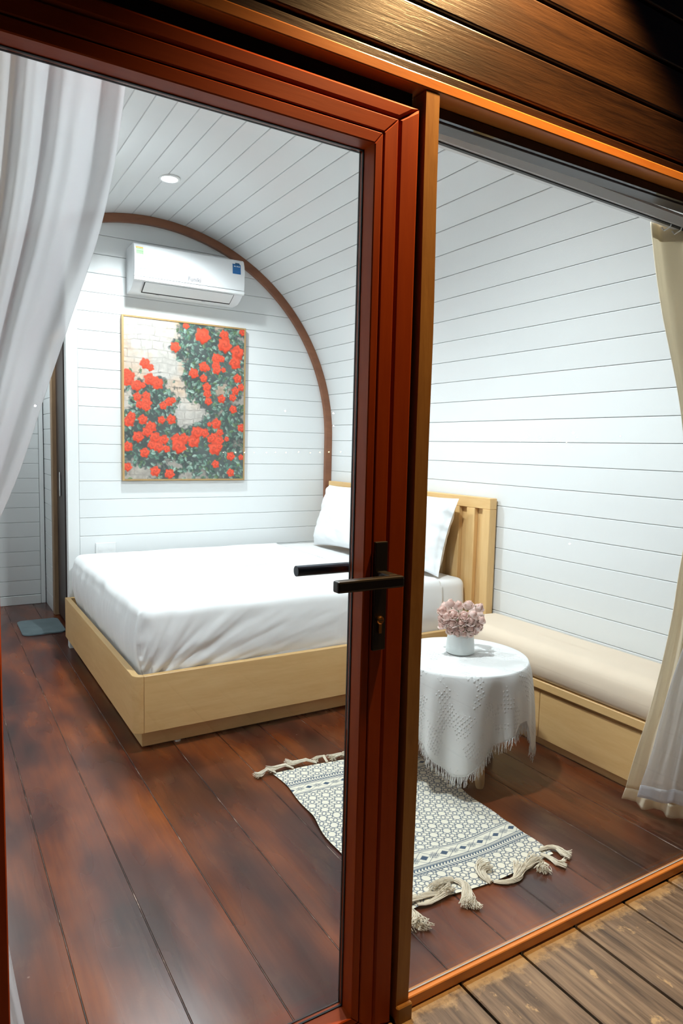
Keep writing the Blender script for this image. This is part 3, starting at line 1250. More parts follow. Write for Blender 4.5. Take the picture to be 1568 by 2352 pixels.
# ---------------------------------------------------------------- vase and flowers
VC = (1.862, 2.102, TZ + .0035)
va = obj('vase', fixn(lathe([(.054, 0), (.0575, .002), (.0588, .006), (.0575, .035), (.0545, .065), (.0495, .095), (.045, .118), (.0435, .128), (.0405, .128), (.042, .115), (.047, .085), (.051, .04), (.045, .012)],
                            VC, 56)), 'vase_ceramic', smooth=math.radians(50))
tag(va, 'pale grey-white tapered ceramic vase on the round table', 'vase')


def bloom_geo(seed, openness):
    r_ = random.Random(seed)
    V, F, C = [], [], []
    layers = [(3, .012, .10, .70), (5, .019, .22, .30), (6, .025, .42, .08), (6, .030, .62, .0)]
    for li, (cnt, rad, op, deep) in enumerate(layers):
        op *= openness
        for k in range(cnt):
            a0 = 2 * PI * (k + r_.random() * .5) / cnt + li * .7
            wdt = 2 * PI / cnt * 1.05
            nu, nv = 5, 5
            base = len(V)
            rr = rad * r_.uniform(.92, 1.08)
            ht = .042 * (1 - .06 * li) * r_.uniform(.93, 1.06)
            for i in range(nu):
                u = -1 + 2 * i / (nu - 1)
                for j in range(nv):
                    v = j / (nv - 1)
                    # cup shape: bulges out, curls in (buds) or opens (outer petals)
                    ang = a0 + u * wdt / 2 * (1 - .25 * v ** 3)
                    rad_v = rr * math.sin(min(1., v * .9 + .08) * PI * (.78 - .30 * op)) ** .8
                    tip = 1 - .10 * abs(u) ** 2 * v
                    z = ht * v ** .9 * tip - .004 * li + .002 * math.sin(u * 3 + k) * v
                    V.append((rad_v * math.cos(ang), rad_v * math.sin(ang), z))
                    d = deep * (1 - .55 * v)
                    C.append((lerp(1., .98, d), lerp(.83, .55, d), lerp(.775, .43, d), 1))
            for i in range(nu - 1):
                for j in range(nv - 1):
                    a = base + i * nv + j
                    F.append((a, a + nv, a + nv + 1, a + 1))
    core = lathe([(.0165 * math.sin(b), .021 - .019 * math.cos(b)) for b in np.linspace(.1, PI - .1, 7)], (0, 0, 0), 12)  # pale ball added inside the bloom to brighten the dark gaps between petals
    k0 = len(V)
    V += core[0]
    F += [tuple(i + k0 for i in f) for f in core[1]]
    C += [(.97, .74, .66, 1)] * len(core[0])
    me = bpy.data.meshes.new('petals')
    me.from_pydata(V, [], F)
    ca = me.color_attributes.new('petal', 'FLOAT_COLOR', 'POINT')
    ca.data.foreach_set('color', np.array(C, np.float32).ravel())
    me.polygons.foreach_set('use_smooth', [True] * len(me.polygons))
    me.materials.append(MT['petal_pink'])
    return me


def sepal_geo():
    V, F = [], []
    for k in range(5):
        a = 2 * PI * k / 5
        b = len(V)
        for (r_, z, w_) in ((.003, -.003, .004), (.014, .002, .006), (.022, .010, .0045), (.027, .019, .0008)):
            for s in (-1, 1):
                V.append((r_ * math.cos(a) - s * w_ * math.sin(a), r_ * math.sin(a) + s * w_ * math.cos(a), z))
        for i in range(3):
            F.append((b + 2 * i, b + 2 * i + 1, b + 2 * i + 3, b + 2 * i + 2))
    me = bpy.data.meshes.new('sepals')
    me.from_pydata(V, [], F)
    me.materials.append(MT['sepal_green'])
    return me


blooms = [bloom_geo(1, .75), bloom_geo(2, 1.0), bloom_geo(3, 1.25)]
sepal = sepal_geo()
FC = Vector((VC[0], VC[1], TZ + .128))
# (sideways, up) offsets of the blooms in the bunch as the bouquet is seen from the door, in metres; depth follows a dome
side = Vector((_r2.x, _r2.y, 0)).normalized()
toward = Vector((-VC[0], -VC[1], 0)).normalized()
spots = [(500, 290), (700, 350), (960, 320), (1230, 390), (320, 450), (430, 560), (275, 640), (585, 520), (840, 540), (1090, 500), (560, 720), (770, 700), (1010, 660),
         (1280, 640), (310, 790), (500, 930), (800, 860), (1010, 860), (690, 970), (880, 1030), (1160, 940), (1235, 800), (400, 690), (1050, 990)]
k_px = 2.80 / 1568 / 10.45
fl_list = []
for i, (sx, sy) in enumerate(spots):
    a, b = (sx - 780) * k_px, (650 - sy) * k_px
    d = .085 * math.sqrt(max(.05, 1 - (a / .115) ** 2 - (b / .085) ** 2))
    if 250 < sy < 420:
        d *= .3
    fl_list.append((FC + side * a + Vector((0, 0, 1)) * (b + .030 + d * .02) + toward * d, i))
for i in range(9):           # far side of the bunch
    an = PI * (i + .5) / 9
    fl_list.append((FC - toward * (.045 + .03 * math.sin(an)) + side * (.085 * math.cos(an)) + Vector((0, 0, .005 + .055 * ((i * 5) % 4) / 3)), 100 + i))
for p, i in fl_list:
    t = thing('pink_rose', VC, 'small blush-pink rose among the bunch in the white vase', 'flower', 'pink roses in the vase')
    ctr = FC + Vector((0, 0, -.035))
    dirv = (p - ctr).normalized()
    if i % 4 == 1:
        dirv = (dirv + Vector((rnd.uniform(-.7, .7), rnd.uniform(-.7, .7), .5))).normalized()
    else:
        dirv = (dirv + Vector((rnd.uniform(-.3, .3), rnd.uniform(-.3, .3), rnd.uniform(-.1, .3)))).normalized()
    basep = p - dirv * .020
    q = dirv.to_track_quat('Z', 'Y').to_matrix().to_4x4() @ Matrix.Rotation(rnd.uniform(0, 6), 4, 'Z')
    s = rnd.uniform(.66, .80)
    for nm, me in (('petals', blooms[i % 3]), ('sepals', sepal)):
        o = bpy.data.objects.new(nm, me)
        COL.objects.link(o)
        o.parent = t
        o.matrix_local = Matrix.Translation(basep - Vector(VC)) @ q @ Matrix.Scale(s, 4)
    mouth = Vector(VC) + Vector(((basep.x - VC[0]) * .3, (basep.y - VC[1]) * .3, .122))
    foot = Vector(VC) + Vector(((basep.x - VC[0]) * .15, (basep.y - VC[1]) * .15, .03))
    obj('stem', tube([foot, mouth, mouth.lerp(basep, .6) + Vector((0, 0, .008)), basep], .0016, 5), 'stem_green', t)

# ---------------------------------------------------------------- rug
RUG_C = [Vector((1.072, 1.425, 0)), Vector((1.690, 1.418, 0)), Vector((1.738, 2.295, 0)), Vector((1.138, 2.345, 0))]   # near-left, near-right, far-right, far-left
NU, NV = 330, 470
uu = np.linspace(0, 1, NU)
vv_ = np.linspace(0, 1, NV)
U, W = np.meshgrid(uu, vv_, indexing='ij')
c0, c1, c2, c3 = [np.array(c) for c in RUG_C]
Pm = ((1 - U)[..., None] * (1 - W)[..., None] * c0 + U[..., None] * (1 - W)[..., None] * c1 + U[..., None] * W[..., None] * c2 + (1 - U)[..., None] * W[..., None] * c3)
Pm[..., 0] += .006 * np.sin(W * 9 + 1) + .004 * np.sin(W * 23)
Pm[..., 1] += .008 * np.sin(U * 7 + .5) * np.where(W < .5, 1, .5)
hz = .0045 + .0035 * (np.sin(U * 8 + W * 5) * np.sin(W * 13 + U * 3 + 1) * .5 + .5)
hz += .011 * np.exp(-((W - .215 - .02 * np.sin(U * 6)) / .03) ** 2) * (np.sin(U * 5.2 + .8) * .5 + .5)
hz += .006 * np.exp(-((W - .60 - .05 * U) / .05) ** 2)
Pm[..., 2] = hz
RW_, RL_ = .61, .90
X_, Y_ = U * RW_, W * RL_
cream = np.array(srgb(236, 230, 212))
slate = np.array(srgb(66, 88, 110))


def line(d, wdt, aa=.0009):
    return np.clip((wdt + aa - d) / (2 * aa), 0, 1)


a_ = .0545
ink = np.zeros_like(X_)
sy_ = a_ * math.sqrt(3) / 2
for dj in (0,):
    jr = np.round(Y_ / (2 * sy_))
# nearest lattice distances by testing the two rectangular sub-lattices


def rect_near(x, y, ox, oy):
    px = (x - ox) - np.round((x - ox) / a_) * a_
    py = (y - oy) - np.round((y - oy) / (2 * sy_)) * 2 * sy_
    return px, py


def hexd(x, y, ox, oy):
    p1 = rect_near(x, y, ox, oy)
    p2 = rect_near(x, y, ox + a_ / 2, oy + sy_)
    d1, d2 = np.hypot(*p1), np.hypot(*p2)
    return np.minimum(d1, d2)


dbig = hexd(X_, Y_, 0, 0)
ds1 = hexd(X_, Y_, 0, a_ / math.sqrt(3))
ds2 = hexd(X_, Y_, 0, -a_ / math.sqrt(3))
LW = .0014
ink = np.maximum(ink, line(np.abs(dbig - .275 * a_), LW))
ink = np.maximum(ink, line(np.abs(np.minimum(ds1, ds2) - .165 * a_), LW))
for k in range(3):
    an = k * PI / 3
    mx, my = a_ / 2 * math.cos(an), a_ / 2 * math.sin(an)
    best = np.full_like(X_, 9.)
    for (ox, oy) in ((mx, my), (mx + a_ / 2, my + sy_)):
        px, py = rect_near(X_, Y_, ox, oy)
        ca, sa = math.cos(an), math.sin(an)
        e1 = px * ca + py * sa
        e2 = -px * sa + py * ca
        rr = np.hypot(e1 / (.20 * a_), e2 / (.125 * a_))
        best = np.minimum(best, np.abs(rr - 1) * .15 * a_)
    ink = np.maximum(ink, line(best, LW))


def band(yc, flip):
    """diamond and chevron band; flip mirrors it"""
    global ink
    t = (Y_ - yc) * flip
    inside = (t > -.050) & (t < .050)
    b = np.zeros_like(X_)
    # lines
    for (c, wd) in ((.047, .0022), (.0395, .0012), (-.012, .0016), (-.0185, .0012), (-.024, .0024)):
        b = np.maximum(b, line(np.abs(t - c), wd))
    # chevron strip between -.024 and -.050
    tt = t + .036
    cx = X_ - .35 * np.abs(tt) * 2
    per = .0115
    ph = np.abs(cx / per - np.round(cx / per)) * per
    ch = line(ph, .0030) * (np.abs(tt) < .0105) * (np.abs(tt) > .0008)
    b = np.maximum(b, np.where(np.abs(tt) < .0125, ch, 0))
    b = np.maximum(b, line(np.abs(t + .0485), .0020))
    # diamonds row between -.012 and .0395, centre .0137
    q = t - .0137
    P2 = .074
    m1 = np.abs(X_ / P2 - np.round(X_ / P2)) * P2               # solid diamonds
    xs = X_ + P2 / 2
    m2s = (xs / P2 - np.round(xs / P2)) * P2                    # checked diamonds
    d1 = m1 + np.abs(q) * 1.45
    b = np.maximum(b, np.where(np.abs(q) < .024, line(d1, .0155), 0))
    b = np.maximum(b, np.where(np.abs(q) < .0245, line(np.abs(d1 - .0350), .0013), 0))
    e1 = (m2s + q * 1.45)
    e2 = (m2s - q * 1.45)
    rad = np.maximum(np.abs(e1), np.abs(e2))
    gsz = .0088
    gg = np.minimum(np.abs(e1 / gsz - np.floor(e1 / gsz) - .5), np.abs(e2 / gsz - np.floor(e2 / gsz) - .5)) * gsz
    b = np.maximum(b, np.where((rad < .0222) & (np.abs(q) < .0245), line(gg, .0012), 0))
    ink = np.where(inside, b, ink)


band(.165, 1)
band(.755, -1)
soft = np.vectorize(lambda x, y: 0.)(0, 0)
colr = cream[None, None, :] * (1 - ink[..., None]) + slate[None, None, :] * ink[..., None]
V = Pm.reshape(-1, 3)
idx = np.arange(NU * NV).reshape(NU, NV)
Fq = np.stack([idx[:-1, :-1], idx[1:, :-1], idx[1:, 1:], idx[:-1, 1:]], -1).reshape(-1, 4)


def np_mesh(name, V, Fq, layer=None, cols=None):
    me = bpy.data.meshes.new(name)
    me.vertices.add(len(V))
    me.vertices.foreach_set('co', np.asarray(V, np.float32).ravel())
    me.loops.add(Fq.size)
    me.loops.foreach_set('vertex_index', Fq.astype(np.int32).ravel())
    me.polygons.add(len(Fq))
    me.polygons.foreach_set('loop_start', np.arange(0, Fq.size, 4, dtype=np.int32))
    me.update(calc_edges=True)
    me.validate()
    if layer:
        ca = me.color_attributes.new(layer, 'FLOAT_COLOR', 'POINT')
        c4 = np.ones((len(V), 4), np.float32)
        c4[:, :3] = cols.reshape(-1, 3)
        ca.data.foreach_set('color', c4.ravel())
    return me


rug = thing('rug', (1.41, 1.87, 0), 'cream and slate-blue patterned cotton rug with knotted tassels', 'rug')
obj('woven_mat', np_mesh('woven_mat', V, Fq, 'ink', colr), 'rug_print', rug, smooth=True)


def tassel(path, n_=26, spread=.012, r0=.0011, seed=0, knot=None):
    r_ = random.Random(seed)
    geos = []
    pts = [Vector(p) for p in path]
    for k in range(n_):
        a, rr = r_.uniform(0, 2 * PI), math.sqrt(r_.random())
        pp = []
        m_ = len(pts)
        for i, p in enumerate(pts):
            t = i / (m_ - 1)
            s_ = 1.4 * spread * (.40 + .6 * t + 1.0 * max(0., t - .55))
            d = (pts[min(i + 1, m_ - 1)] - pts[max(i - 1, 0)]).normalized()
            sd = Vector((-d.y, d.x, 0))
            if sd.length < .1:
                sd = Vector((1, 0, 0))
            tw = a + t * 2.2
            q = p + sd.normalized() * (s_ * rr * math.cos(tw)) + Vector((0, 0, s_ * .75 * rr * (math.sin(tw) * .6 + .5)))
            q += Vector((r_.uniform(-1, 1), r_.uniform(-1, 1), r_.uniform(0, .6))) * .0045 * t * t
            q.z = max(q.z, .002)
            pp.append(q)
        geos.append(tube(pp, r0, 4))
    if knot is not None:
        c = Vector(knot[:3])
        rk = knot[3]
        sp = lathe([(rk * math.sin(b), -rk * math.cos(b) * .8 + rk * .8) for b in np.linspace(.15, PI - .15, 8)], c, 14)
        geos.append(sp)
    return join(*geos)


def on_rug(u, v):
    i = min(NU - 1, max(0, int(u * (NU - 1))))
    j = min(NV - 1, max(0, int(v * (NV - 1))))
    return Vector(Pm[i, j])


# near edge: messy knotted tassels, some thrown back over the rug
near = [  # (u, list of (du, dv) in metres from the edge point; dv<0 = towards the door), strands, spread
    (.06, [(0, .01), (.005, -.02), (.0, -.05), (-.012, -.075)], 40, .020),
    (.10, [(.10, .012), (.06, .022), (.0, .028), (-.05, .030)], 26, .012),
    (.36, [(.02, .045), (.035, .015), (.015, -.015), (.0, -.045), (-.02, -.068)], 46, .017),
    (.34, [(.03, .05), (.0, .055), (-.03, .04), (-.05, .02)], 30, .018),
    (.56, [(-.01, .0), (-.018, .03), (-.005, .058), (.03, .062)], 36, .016),
    (.56, [(.0, .0), (.03, -.025), (.07, -.028), (.10, -.010), (.12, .012)], 40, .012),
    (.74, [(-.02, .004), (.02, -.006), (.05, .004), (.085, .014)], 36, .013),
    (.90, [(-.03, .012), (-.01, -.005), (-.02, -.035), (-.045, -.055)], 22, .014),
    (.93, [(.0, .015), (.02, -.015), (.012, -.045), (.03, -.062)], 20, .012),
    (.985, [(-.02, .03), (.018, .030), (.040, .010), (.034, -.02), (.045, -.038)], 24, .011),
    (.22, [(-.06, .004), (-.02, -.004), (.03, .004), (.07, .010)], 26, .009),
]
for i, (u, pts_, n_, sp) in enumerate(near):
    b0 = on_rug(u, 0)
    path = []
    for (du, dv) in pts_:
        z = on_rug(min(1, max(0, u + du / .61)), max(0, dv / .9)).z + .003 if dv > 0 else .003
        path.append(b0 + Vector((du, dv, z - b0.z)))
    # resample smoothly
    path = [path[0].lerp(path[1], .0)] + path[1:]
    fine = []
    for k in range(len(path) - 1):
        for t in (0, .5):
            fine.append(path[k].lerp(path[k + 1], t))
    fine.append(path[-1])
    for _ in range(1):
        fine = [fine[0]] + [(fine[j - 1] + fine[j] * 2 + fine[j + 1]) / 4 for j in range(1, len(fine) - 1)] + [fine[-1]]
    obj('tassel', tassel(fine, n_ + 30, sp, .0010, 40 + i), 'cord_cotton', rug)
far = [(.02, [(0, -.005), (-.03, .012), (-.06, .006), (-.085, -.002)], 22, .010), (.10, [(.03, -.005), (.0, .012), (-.04, .022), (-.07, .020)], 24, .011),
       (.22, [(.06, -.004), (.02, .014), (-.03, .030), (-.06, .042)], 24, .012), (.34, [(.03, -.01), (.03, .02), (.01, .035), (-.01, .015)], 26, .009),
       (.46, [(.06, -.004), (.03, .012), (.0, .022), (-.02, .012)], 28, .013), (.60, [(0, -.01), (.0, .02), (-.03, .03), (-.04, .01)], 34, .014),
       (.72, [(0, -.004), (.01, .03), (.0, .055)], 22, .012), (.86, [(0, -.004), (.01, .03), (.02, .055)], 22, .012), (.97, [(0, -.004), (.01, .03), (.03, .05)], 22, .012)]
for i, (u, pts_, n_, sp) in enumerate(far):
    b0 = on_rug(u, 1)
    path = [b0 + Vector((du, dv, .003 + (.012 if k == 1 else .0))) for k, (du, dv) in enumerate(pts_)]
    obj('tassel', tassel(path, n_ + 20, sp, .0010, 90 + i), 'cord_cotton', rug)

# ---------------------------------------------------------------- bath mat
bm_ = soft_block(.500, .772, 4.842, 5.246, 0.0, .012, .045, .005, nz=2, n_corner=6, n_side=14, top_rings=4, rb=.003)
tag(obj('bath_mat', fixn(bm_), 'mat_grey', smooth=math.radians(40)), 'grey rounded bath mat on the floor by the bathroom door', 'mat')

# ---------------------------------------------------------------- air conditioner
AX0, AX1 = 1.086, 1.795
ac = thing('air_conditioner', (1.44, YB, 2.2), 'white wall-mounted split air conditioner above the picture', 'air conditioner')


def ysec(pts_):
    return [(YB - .0015 - d, z) for d, z in pts_]


body = ysec([(0, 2.490), (.150, 2.492), (.172, 2.486), (.180, 2.470), (.183, 2.300), (.178, 2.276), (.165, 2.262), (.150, 2.256), (.128, 2.240), (.085, 2.222), (0, 2.218)])
obj('housing', bevel(fixn_t(extrude_poly(body, 0, AX0, AX1)), .006, 2, edges=lambda e: abs(e.verts[0].co.x - e.verts[1].co.x) < 1e-6), 'ac_white', ac, smooth=math.radians(30))
pan = ysec([(.1725, 2.488), (.184, 2.480), (.198, 2.445), (.202, 2.390), (.200, 2.330), (.1945, 2.294), (.1835, 2.296)])
obj('front_panel', bevel(fixn_t(extrude_poly(pan, 0, AX0 + .001, AX1 - .001)), .003, 2, edges=lambda e: abs(e.verts[0].co.x - e.verts[1].co.x) < 1e-6), 'ac_panel', ac, smooth=math.radians(30))
chin = ysec([(.1838, 2.2935), (.1975, 2.290), (.196, 2.272), (.186, 2.266), (.181, 2.272)])
obj('chin_strip', fixn(extrude_poly(chin, 0, AX0 + .001, AX1 - .001)), 'ac_flap', ac)
ou = ysec([(.179, 2.2625), (.181, 2.2645), (.100, 2.2190), (.098, 2.2165)])
obj('outlet', fixn(extrude_poly(ou, 0, AX0 + .065, AX1 - .065)), 'ac_dark', ac)
fp = ysec([(.183, 2.2620), (.185, 2.2640), (.111, 2.2230), (.109, 2.2200)])
obj('flap', bevel(fixn_t(extrude_poly(fp, 0, AX0 + .070, AX1 - .070)), .0008), 'ac_flap', ac)
for xx in (1.25, 1.55):
    obj('clip_cover', bx(xx, xx + .02, YB - .075, YB - .062, 2.2165, 2.2185), 'ac_flap', ac)


def on_panel(me, x, z, mat, name):
    """flat things stuck on the gently curved front panel, facing the room"""
    zs = [2.294, 2.330, 2.390, 2.445, 2.480]
    ds = [.1945, .200, .202, .198, .184]
    me.transform(Matrix.Rotation(PI / 2, 4, 'X'))
    for vtx in me.vertices:
        zz = vtx.co.z + z
        d = interp(zz, zs, ds)
        vtx.co = Vector((vtx.co.x + x, YB - .0022 - d + vtx.co.y, zz))
    return obj(name, me, mat, ac)


def rect_me(w_, h_, th=.0004, nz_=6):
    V, F = [], []
    for j in range(nz_ + 1):
        z = -h_ / 2 + h_ * j / nz_
        V += [(-w_ / 2, z, th), (w_ / 2, z, th)]
        if j:
            F.append((2 * j - 2, 2 * j - 1, 2 * j + 1, 2 * j))
    me = bpy.data.meshes.new('m')
    me.from_pydata(V, [], F)
    return me


on_panel(text_mesh('Funiki', .036, 0, .0003, .0006), 1.458, 2.318, 'ac_grey_letters', 'brand_lettering')
on_panel(text_mesh('inverter', .019, .35, .0003, .0002), 1.128, 2.338, 'ac_blue_letters', 'inverter_lettering')
on_panel(rect_me(.056, .064), 1.738, 2.425, 'sticker_blue', 'refrigerant_sticker')
on_panel(rect_me(.030, .012, .0006, 2), 1.745, 2.459, 'sticker_blue_dark', 'refrigerant_sticker_leaf')
on_panel(text_mesh('R32', .028, .2, .0003, .0010), 1.7375, 2.432, 'sticker_white', 'refrigerant_lettering')
on_panel(rect_me(.044, .0035, .0008, 1), 1.738, 2.410, 'ac_blue_letters', 'refrigerant_line')
on_panel(rect_me(.036, .003, .0008, 1), 1.738, 2.402, 'ac_blue_letters', 'refrigerant_line')
on_panel(rect_me(.048, .066), 1.118, 2.435, 'sticker_white', 'energy_sticker')
on_panel(rect_me(.044, .034, .0007, 3), 1.118, 2.437, 'sticker_green', 'energy_sticker_field')
on_panel(rect_me(.044, .010, .0007, 1), 1.118, 2.4605, 'sticker_orange', 'energy_sticker_header')

# ---------------------------------------------------------------- framed picture
QX0, QX1, QZ0, QZ1 = 1.050, 1.878, 1.052, 2.086
pc = thing('framed_picture', ((QX0 + QX1) / 2, YB, QZ0), 'framed canvas print of red roses climbing an old stone wall', 'picture')
ft = .011
obj('picture_frame', bbox(QX0, QX0 + ft, YB - .035, YB - .0008, QZ0, QZ1, .001), 'frame_gold_wood', pc)
obj('picture_frame', bbox(QX1 - ft, QX1, YB - .035, YB - .0008, QZ0, QZ1, .001), 'frame_gold_wood', pc)
obj('picture_frame', bbox(QX0 + ft + .0002, QX1 - ft - .0002, YB - .035, YB - .0008, QZ0, QZ0 + ft, .001), 'frame_gold_wood', pc)
obj('picture_frame', bbox(QX0 + ft + .0002, QX1 - ft - .0002, YB - .035, YB - .0008, QZ1 - ft, QZ1, .001), 'frame_gold_wood', pc)

rng = np.random.default_rng(5)
GW, GH = 300, 372


def npnoise(w_, h_, cell, seed, octs=4):
    r_ = np.random.default_rng(seed)
    out = np.zeros((h_, w_))
    amp, tot = 1., 0.
    for o in range(octs):
        c = max(2., cell / 2 ** o)
        gw, gh = int(w_ / c) + 3, int(h_ / c) + 3
        g = r_.random((gh, gw))
        ys, xs = np.arange(h_) / c, np.arange(w_) / c
        yi, xi = ys.astype(int), xs.astype(int)
        fy, fx_ = (ys - yi)[:, None], (xs - xi)[None, :]
        fy, fx_ = fy * fy * (3 - 2 * fy), fx_ * fx_ * (3 - 2 * fx_)
        a, b = g[yi][:, xi], g[yi][:, xi + 1]
        c_, d = g[yi + 1][:, xi], g[yi + 1][:, xi + 1]
        out += amp * ((a * (1 - fx_) + b * fx_) * (1 - fy) + (c_ * (1 - fx_) + d * fx_) * fy)
        tot += amp
        amp *= .55
    return out / tot


yy_, xx_ = np.mgrid[0:GH, 0:GW].astype(float)
un, vn = xx_ / GW, yy_ / GH
img = np.zeros((GH, GW, 3))
# stone wall with irregular courses
n1, n2, n3 = npnoise(GW, GH, 46, 1), npnoise(GW, GH, 12, 2), npnoise(GW, GH, 80, 3)
warm = np.array([205, 165, 132.])
pale = np.array([196, 190, 182.])
grey = np.array([150, 140, 128.])
img[:] = pale
img = img + (warm - pale) * np.clip((n3 - .42) * 3.5, 0, 1)[..., None] * np.clip(1.4 - vn * 1.8, .15, 1)[..., None]
row_h = 17 + 6 * np.sin(np.arange(40) * 2.3)
ytop = np.cumsum(row_h)
yw = yy_ + 6 * (n1 - .5) * 2
ri = np.searchsorted(ytop, yw[:, :].ravel()).reshape(GH, GW)
d_row = np.minimum(np.abs(yw - ytop[np.clip(ri, 0, 39)]), np.abs(yw - np.where(ri > 0, ytop[np.clip(ri - 1, 0, 39)], 0)))
bw = 34 + 14 * np.sin(ri * 1.9)
bxo = (xx_ + 9 * (n2 - .5) + ri * 21.7) % bw
d_col = np.minimum(bxo, bw - bxo)
mort = np.clip(1 - np.minimum(d_row, d_col) / 1.8, 0, 1) * np.clip((n2 - .3) * 2.4, .2, 1)
img = img * (1 - .40 * mort[..., None])
img *= (.84 + .32 * n2)[..., None]
low = np.clip((vn - .50) * 1.5, 0, .55) + np.clip((un - .55) * 1.2, 0, .5)
img = img * (1 - low[..., None]) + (grey * (.6 + .6 * n2[..., None])) * low[..., None]

roses = [(590, 845, 28), (740, 930, 65), (940, 920, 42), (945, 1010, 62), (1115, 885, 32), (495, 1040, 42), (1065, 1075, 60), (870, 1130, 42), (918, 1135, 28), (1045, 1170, 52),
         (865, 1195, 38), (935, 1235, 22), (870, 1235, 38), (750, 1210, 42), (790, 1225, 20), (660, 1272, 42), (750, 1315, 33), (235, 1195, 42), (280, 1230, 30), (75, 1290, 40),
         (110, 1310, 40), (85, 1350, 45), (275, 1335, 48), (340, 1370, 50), (165, 1395, 45), (215, 1390, 25), (1070, 1310, 38), (1105, 1390, 32), (1050, 1425, 35), (1025, 1485, 33),
         (780, 1395, 38), (785, 1455, 35), (918, 1500, 36), (795, 1525, 33), (1030, 1595, 35), (170, 1495, 35), (245, 1485, 35), (245, 1545, 45), (190, 1565, 32), (245, 1585, 35),
         (440, 1535, 35), (475, 1520, 25), (390, 1570, 32), (100, 1715, 45), (120, 1670, 35), (215, 1700, 40), (375, 1700, 32), (460, 1695, 40), (285, 1765, 45), (250, 1810, 40),
         (320, 1860, 45), (395, 1880, 40), (290, 1930, 35), (350, 1945, 45), (420, 1965, 30), (175, 1855, 45), (90, 1945, 40), (230, 2000, 40), (510, 1880, 50), (570, 1870, 45),
         (530, 1940, 60), (660, 1890, 55), (690, 1810, 50), (760, 1815, 40), (870, 1730, 45), (805, 1735, 20), (905, 1810, 32), (855, 1855, 40), (900, 1885, 40), (820, 1870, 35),
         (970, 1870, 22), (1110, 1765, 35), (860, 1955, 60), (900, 1940, 30), (1010, 2030, 38), (1110, 2040, 25), (865, 2105, 34), (85, 2130, 35), (320, 2170, 42), (445, 2195, 42), (1010, 2185, 35)]
rs = []
for (x, y, r_) in roses:
    u = (x - 60) / 1075.
    t0 = 785 + .0744 * (x - 60)
    v = (y - t0) / (2245 - t0)
    rs.append((u * GW, v * GH, r_ / 1075. * GW))
# foliage mask
fol = np.zeros((GH, GW))
for (x, y, r_) in rs:
    fol = np.maximum(fol, np.clip(1.55 - np.hypot(xx_ - x, (yy_ - y - 4) * .85) / (r_ * 2.3), 0, 1))


def blob(u, v, su, sv, k=1.):
    return k * np.exp(-((un - u) / su) ** 2 - ((vn - v) / sv) ** 2)


field = blob(.55, .12, .18, .16) + blob(.58, .33, .16, .12) + blob(.80, .20, .18, .18, 1.1) + blob(.25, .50, .20, .10) + blob(.20, .66, .22, .10, .9) + blob(.45, .70, .30, .07, .9) \
    + blob(.2, .80, .3, .10) + blob(.72, .82, .35, .11, 1.1) + blob(.9, .62, .16, .16) + blob(.85, .93, .3, .10) + blob(.35, .95, .2, .07, .8) + blob(.62, .47, .12, .08, .8)
field -= blob(.12, .12, .2, .18, 1.) + blob(.35, .28, .13, .12, .7) + blob(.52, .60, .12, .09, .9) + blob(.10, .96, .18, .05, .8) + blob(.38, .91, .12, .03, .8) + blob(.80, .42, .12, .05, .5)
mask = np.clip((fol * .62 + field * .70 + (n2 - .5) * 1.5 + (n1 - .5) * .9 - .46) * 2.6, 0, 1)
dark = np.array([66, 74, 72.])
img = img * (1 - mask[..., None]) + (dark * (.65 + .7 * n1[..., None])) * mask[..., None]
# leaves
tones = np.array([[96, 128, 112], [78, 108, 94], [124, 152, 138], [64, 88, 78], [140, 164, 150], [88, 112, 78.]])
yk, xk = np.nonzero(mask > .22)
sel = rng.choice(len(yk), 1500, replace=False)
for s in sel:
    x, y = xk[s], yk[s]
    a, l_ = rng.uniform(0, PI), rng.uniform(3.2, 7.6)
    wd = l_ * rng.uniform(.45, .65)
    x0, x1_, y0, y1_ = max(0, int(x - 8)), min(GW, int(x + 9)), max(0, int(y - 8)), min(GH, int(y + 9))
    px, py = xx_[y0:y1_, x0:x1_] - x, yy_[y0:y1_, x0:x1_] - y
    e1, e2 = px * math.cos(a) + py * math.sin(a), -px * math.sin(a) + py * math.cos(a)
    ins = np.clip((1 - np.abs(e1 / l_) ** 1.6 - np.abs(e2 / wd) ** 1.4) * 2.5, 0, .9)[..., None]
    c = tones[rng.integers(6)] * rng.uniform(.70, 1.02) * (1.0 + .25 * (e2 > 0))[..., None]
    img[y0:y1_, x0:x1_] = img[y0:y1_, x0:x1_] * (1 - ins) + c * ins
# roses
for (x, y, r_) in rs:
    R_ = r_ * 1.12
    x0, x1_, y0, y1_ = max(0, int(x - R_ * 1.4)), min(GW, int(x + R_ * 1.4) + 1), max(0, int(y - R_ * 1.4)), min(GH, int(y + R_ * 1.4) + 1)
    px, py = xx_[y0:y1_, x0:x1_] - x, yy_[y0:y1_, x0:x1_] - y
    an = np.arctan2(py, px)
    ph = rng.uniform(0, 6)
    rr = np.hypot(px, py) / (R_ * (1 + .10 * np.sin(an * 5 + ph) + .07 * np.sin(an * 8 + 2 * ph)))
    ins = np.clip((1 - rr) * 5, 0, 1)[..., None]
    petals_ = .5 + .5 * np.sin(rr * 9 + an * 2 + ph)
    c = np.array([232, 74, 46.]) * (.86 + .18 * petals_)[..., None] + np.array([10, 22, 22.]) * (1 - rr)[..., None] * .5
    c = c * (1 - .30 * np.clip(1 - rr * 2.6, 0, 1) * (.5 + .5 * np.sin(an * 3 + ph)))[..., None] - 26 * np.clip(py / R_, 0, 1)[..., None]
    img[y0:y1_, x0:x1_] = img[y0:y1_, x0:x1_] * (1 - ins) + np.clip(c, 0, 255) * ins
img = np.clip(img * .93 + 14, 0, 255) / 255.  # pale reflection haze painted into the colours of the print
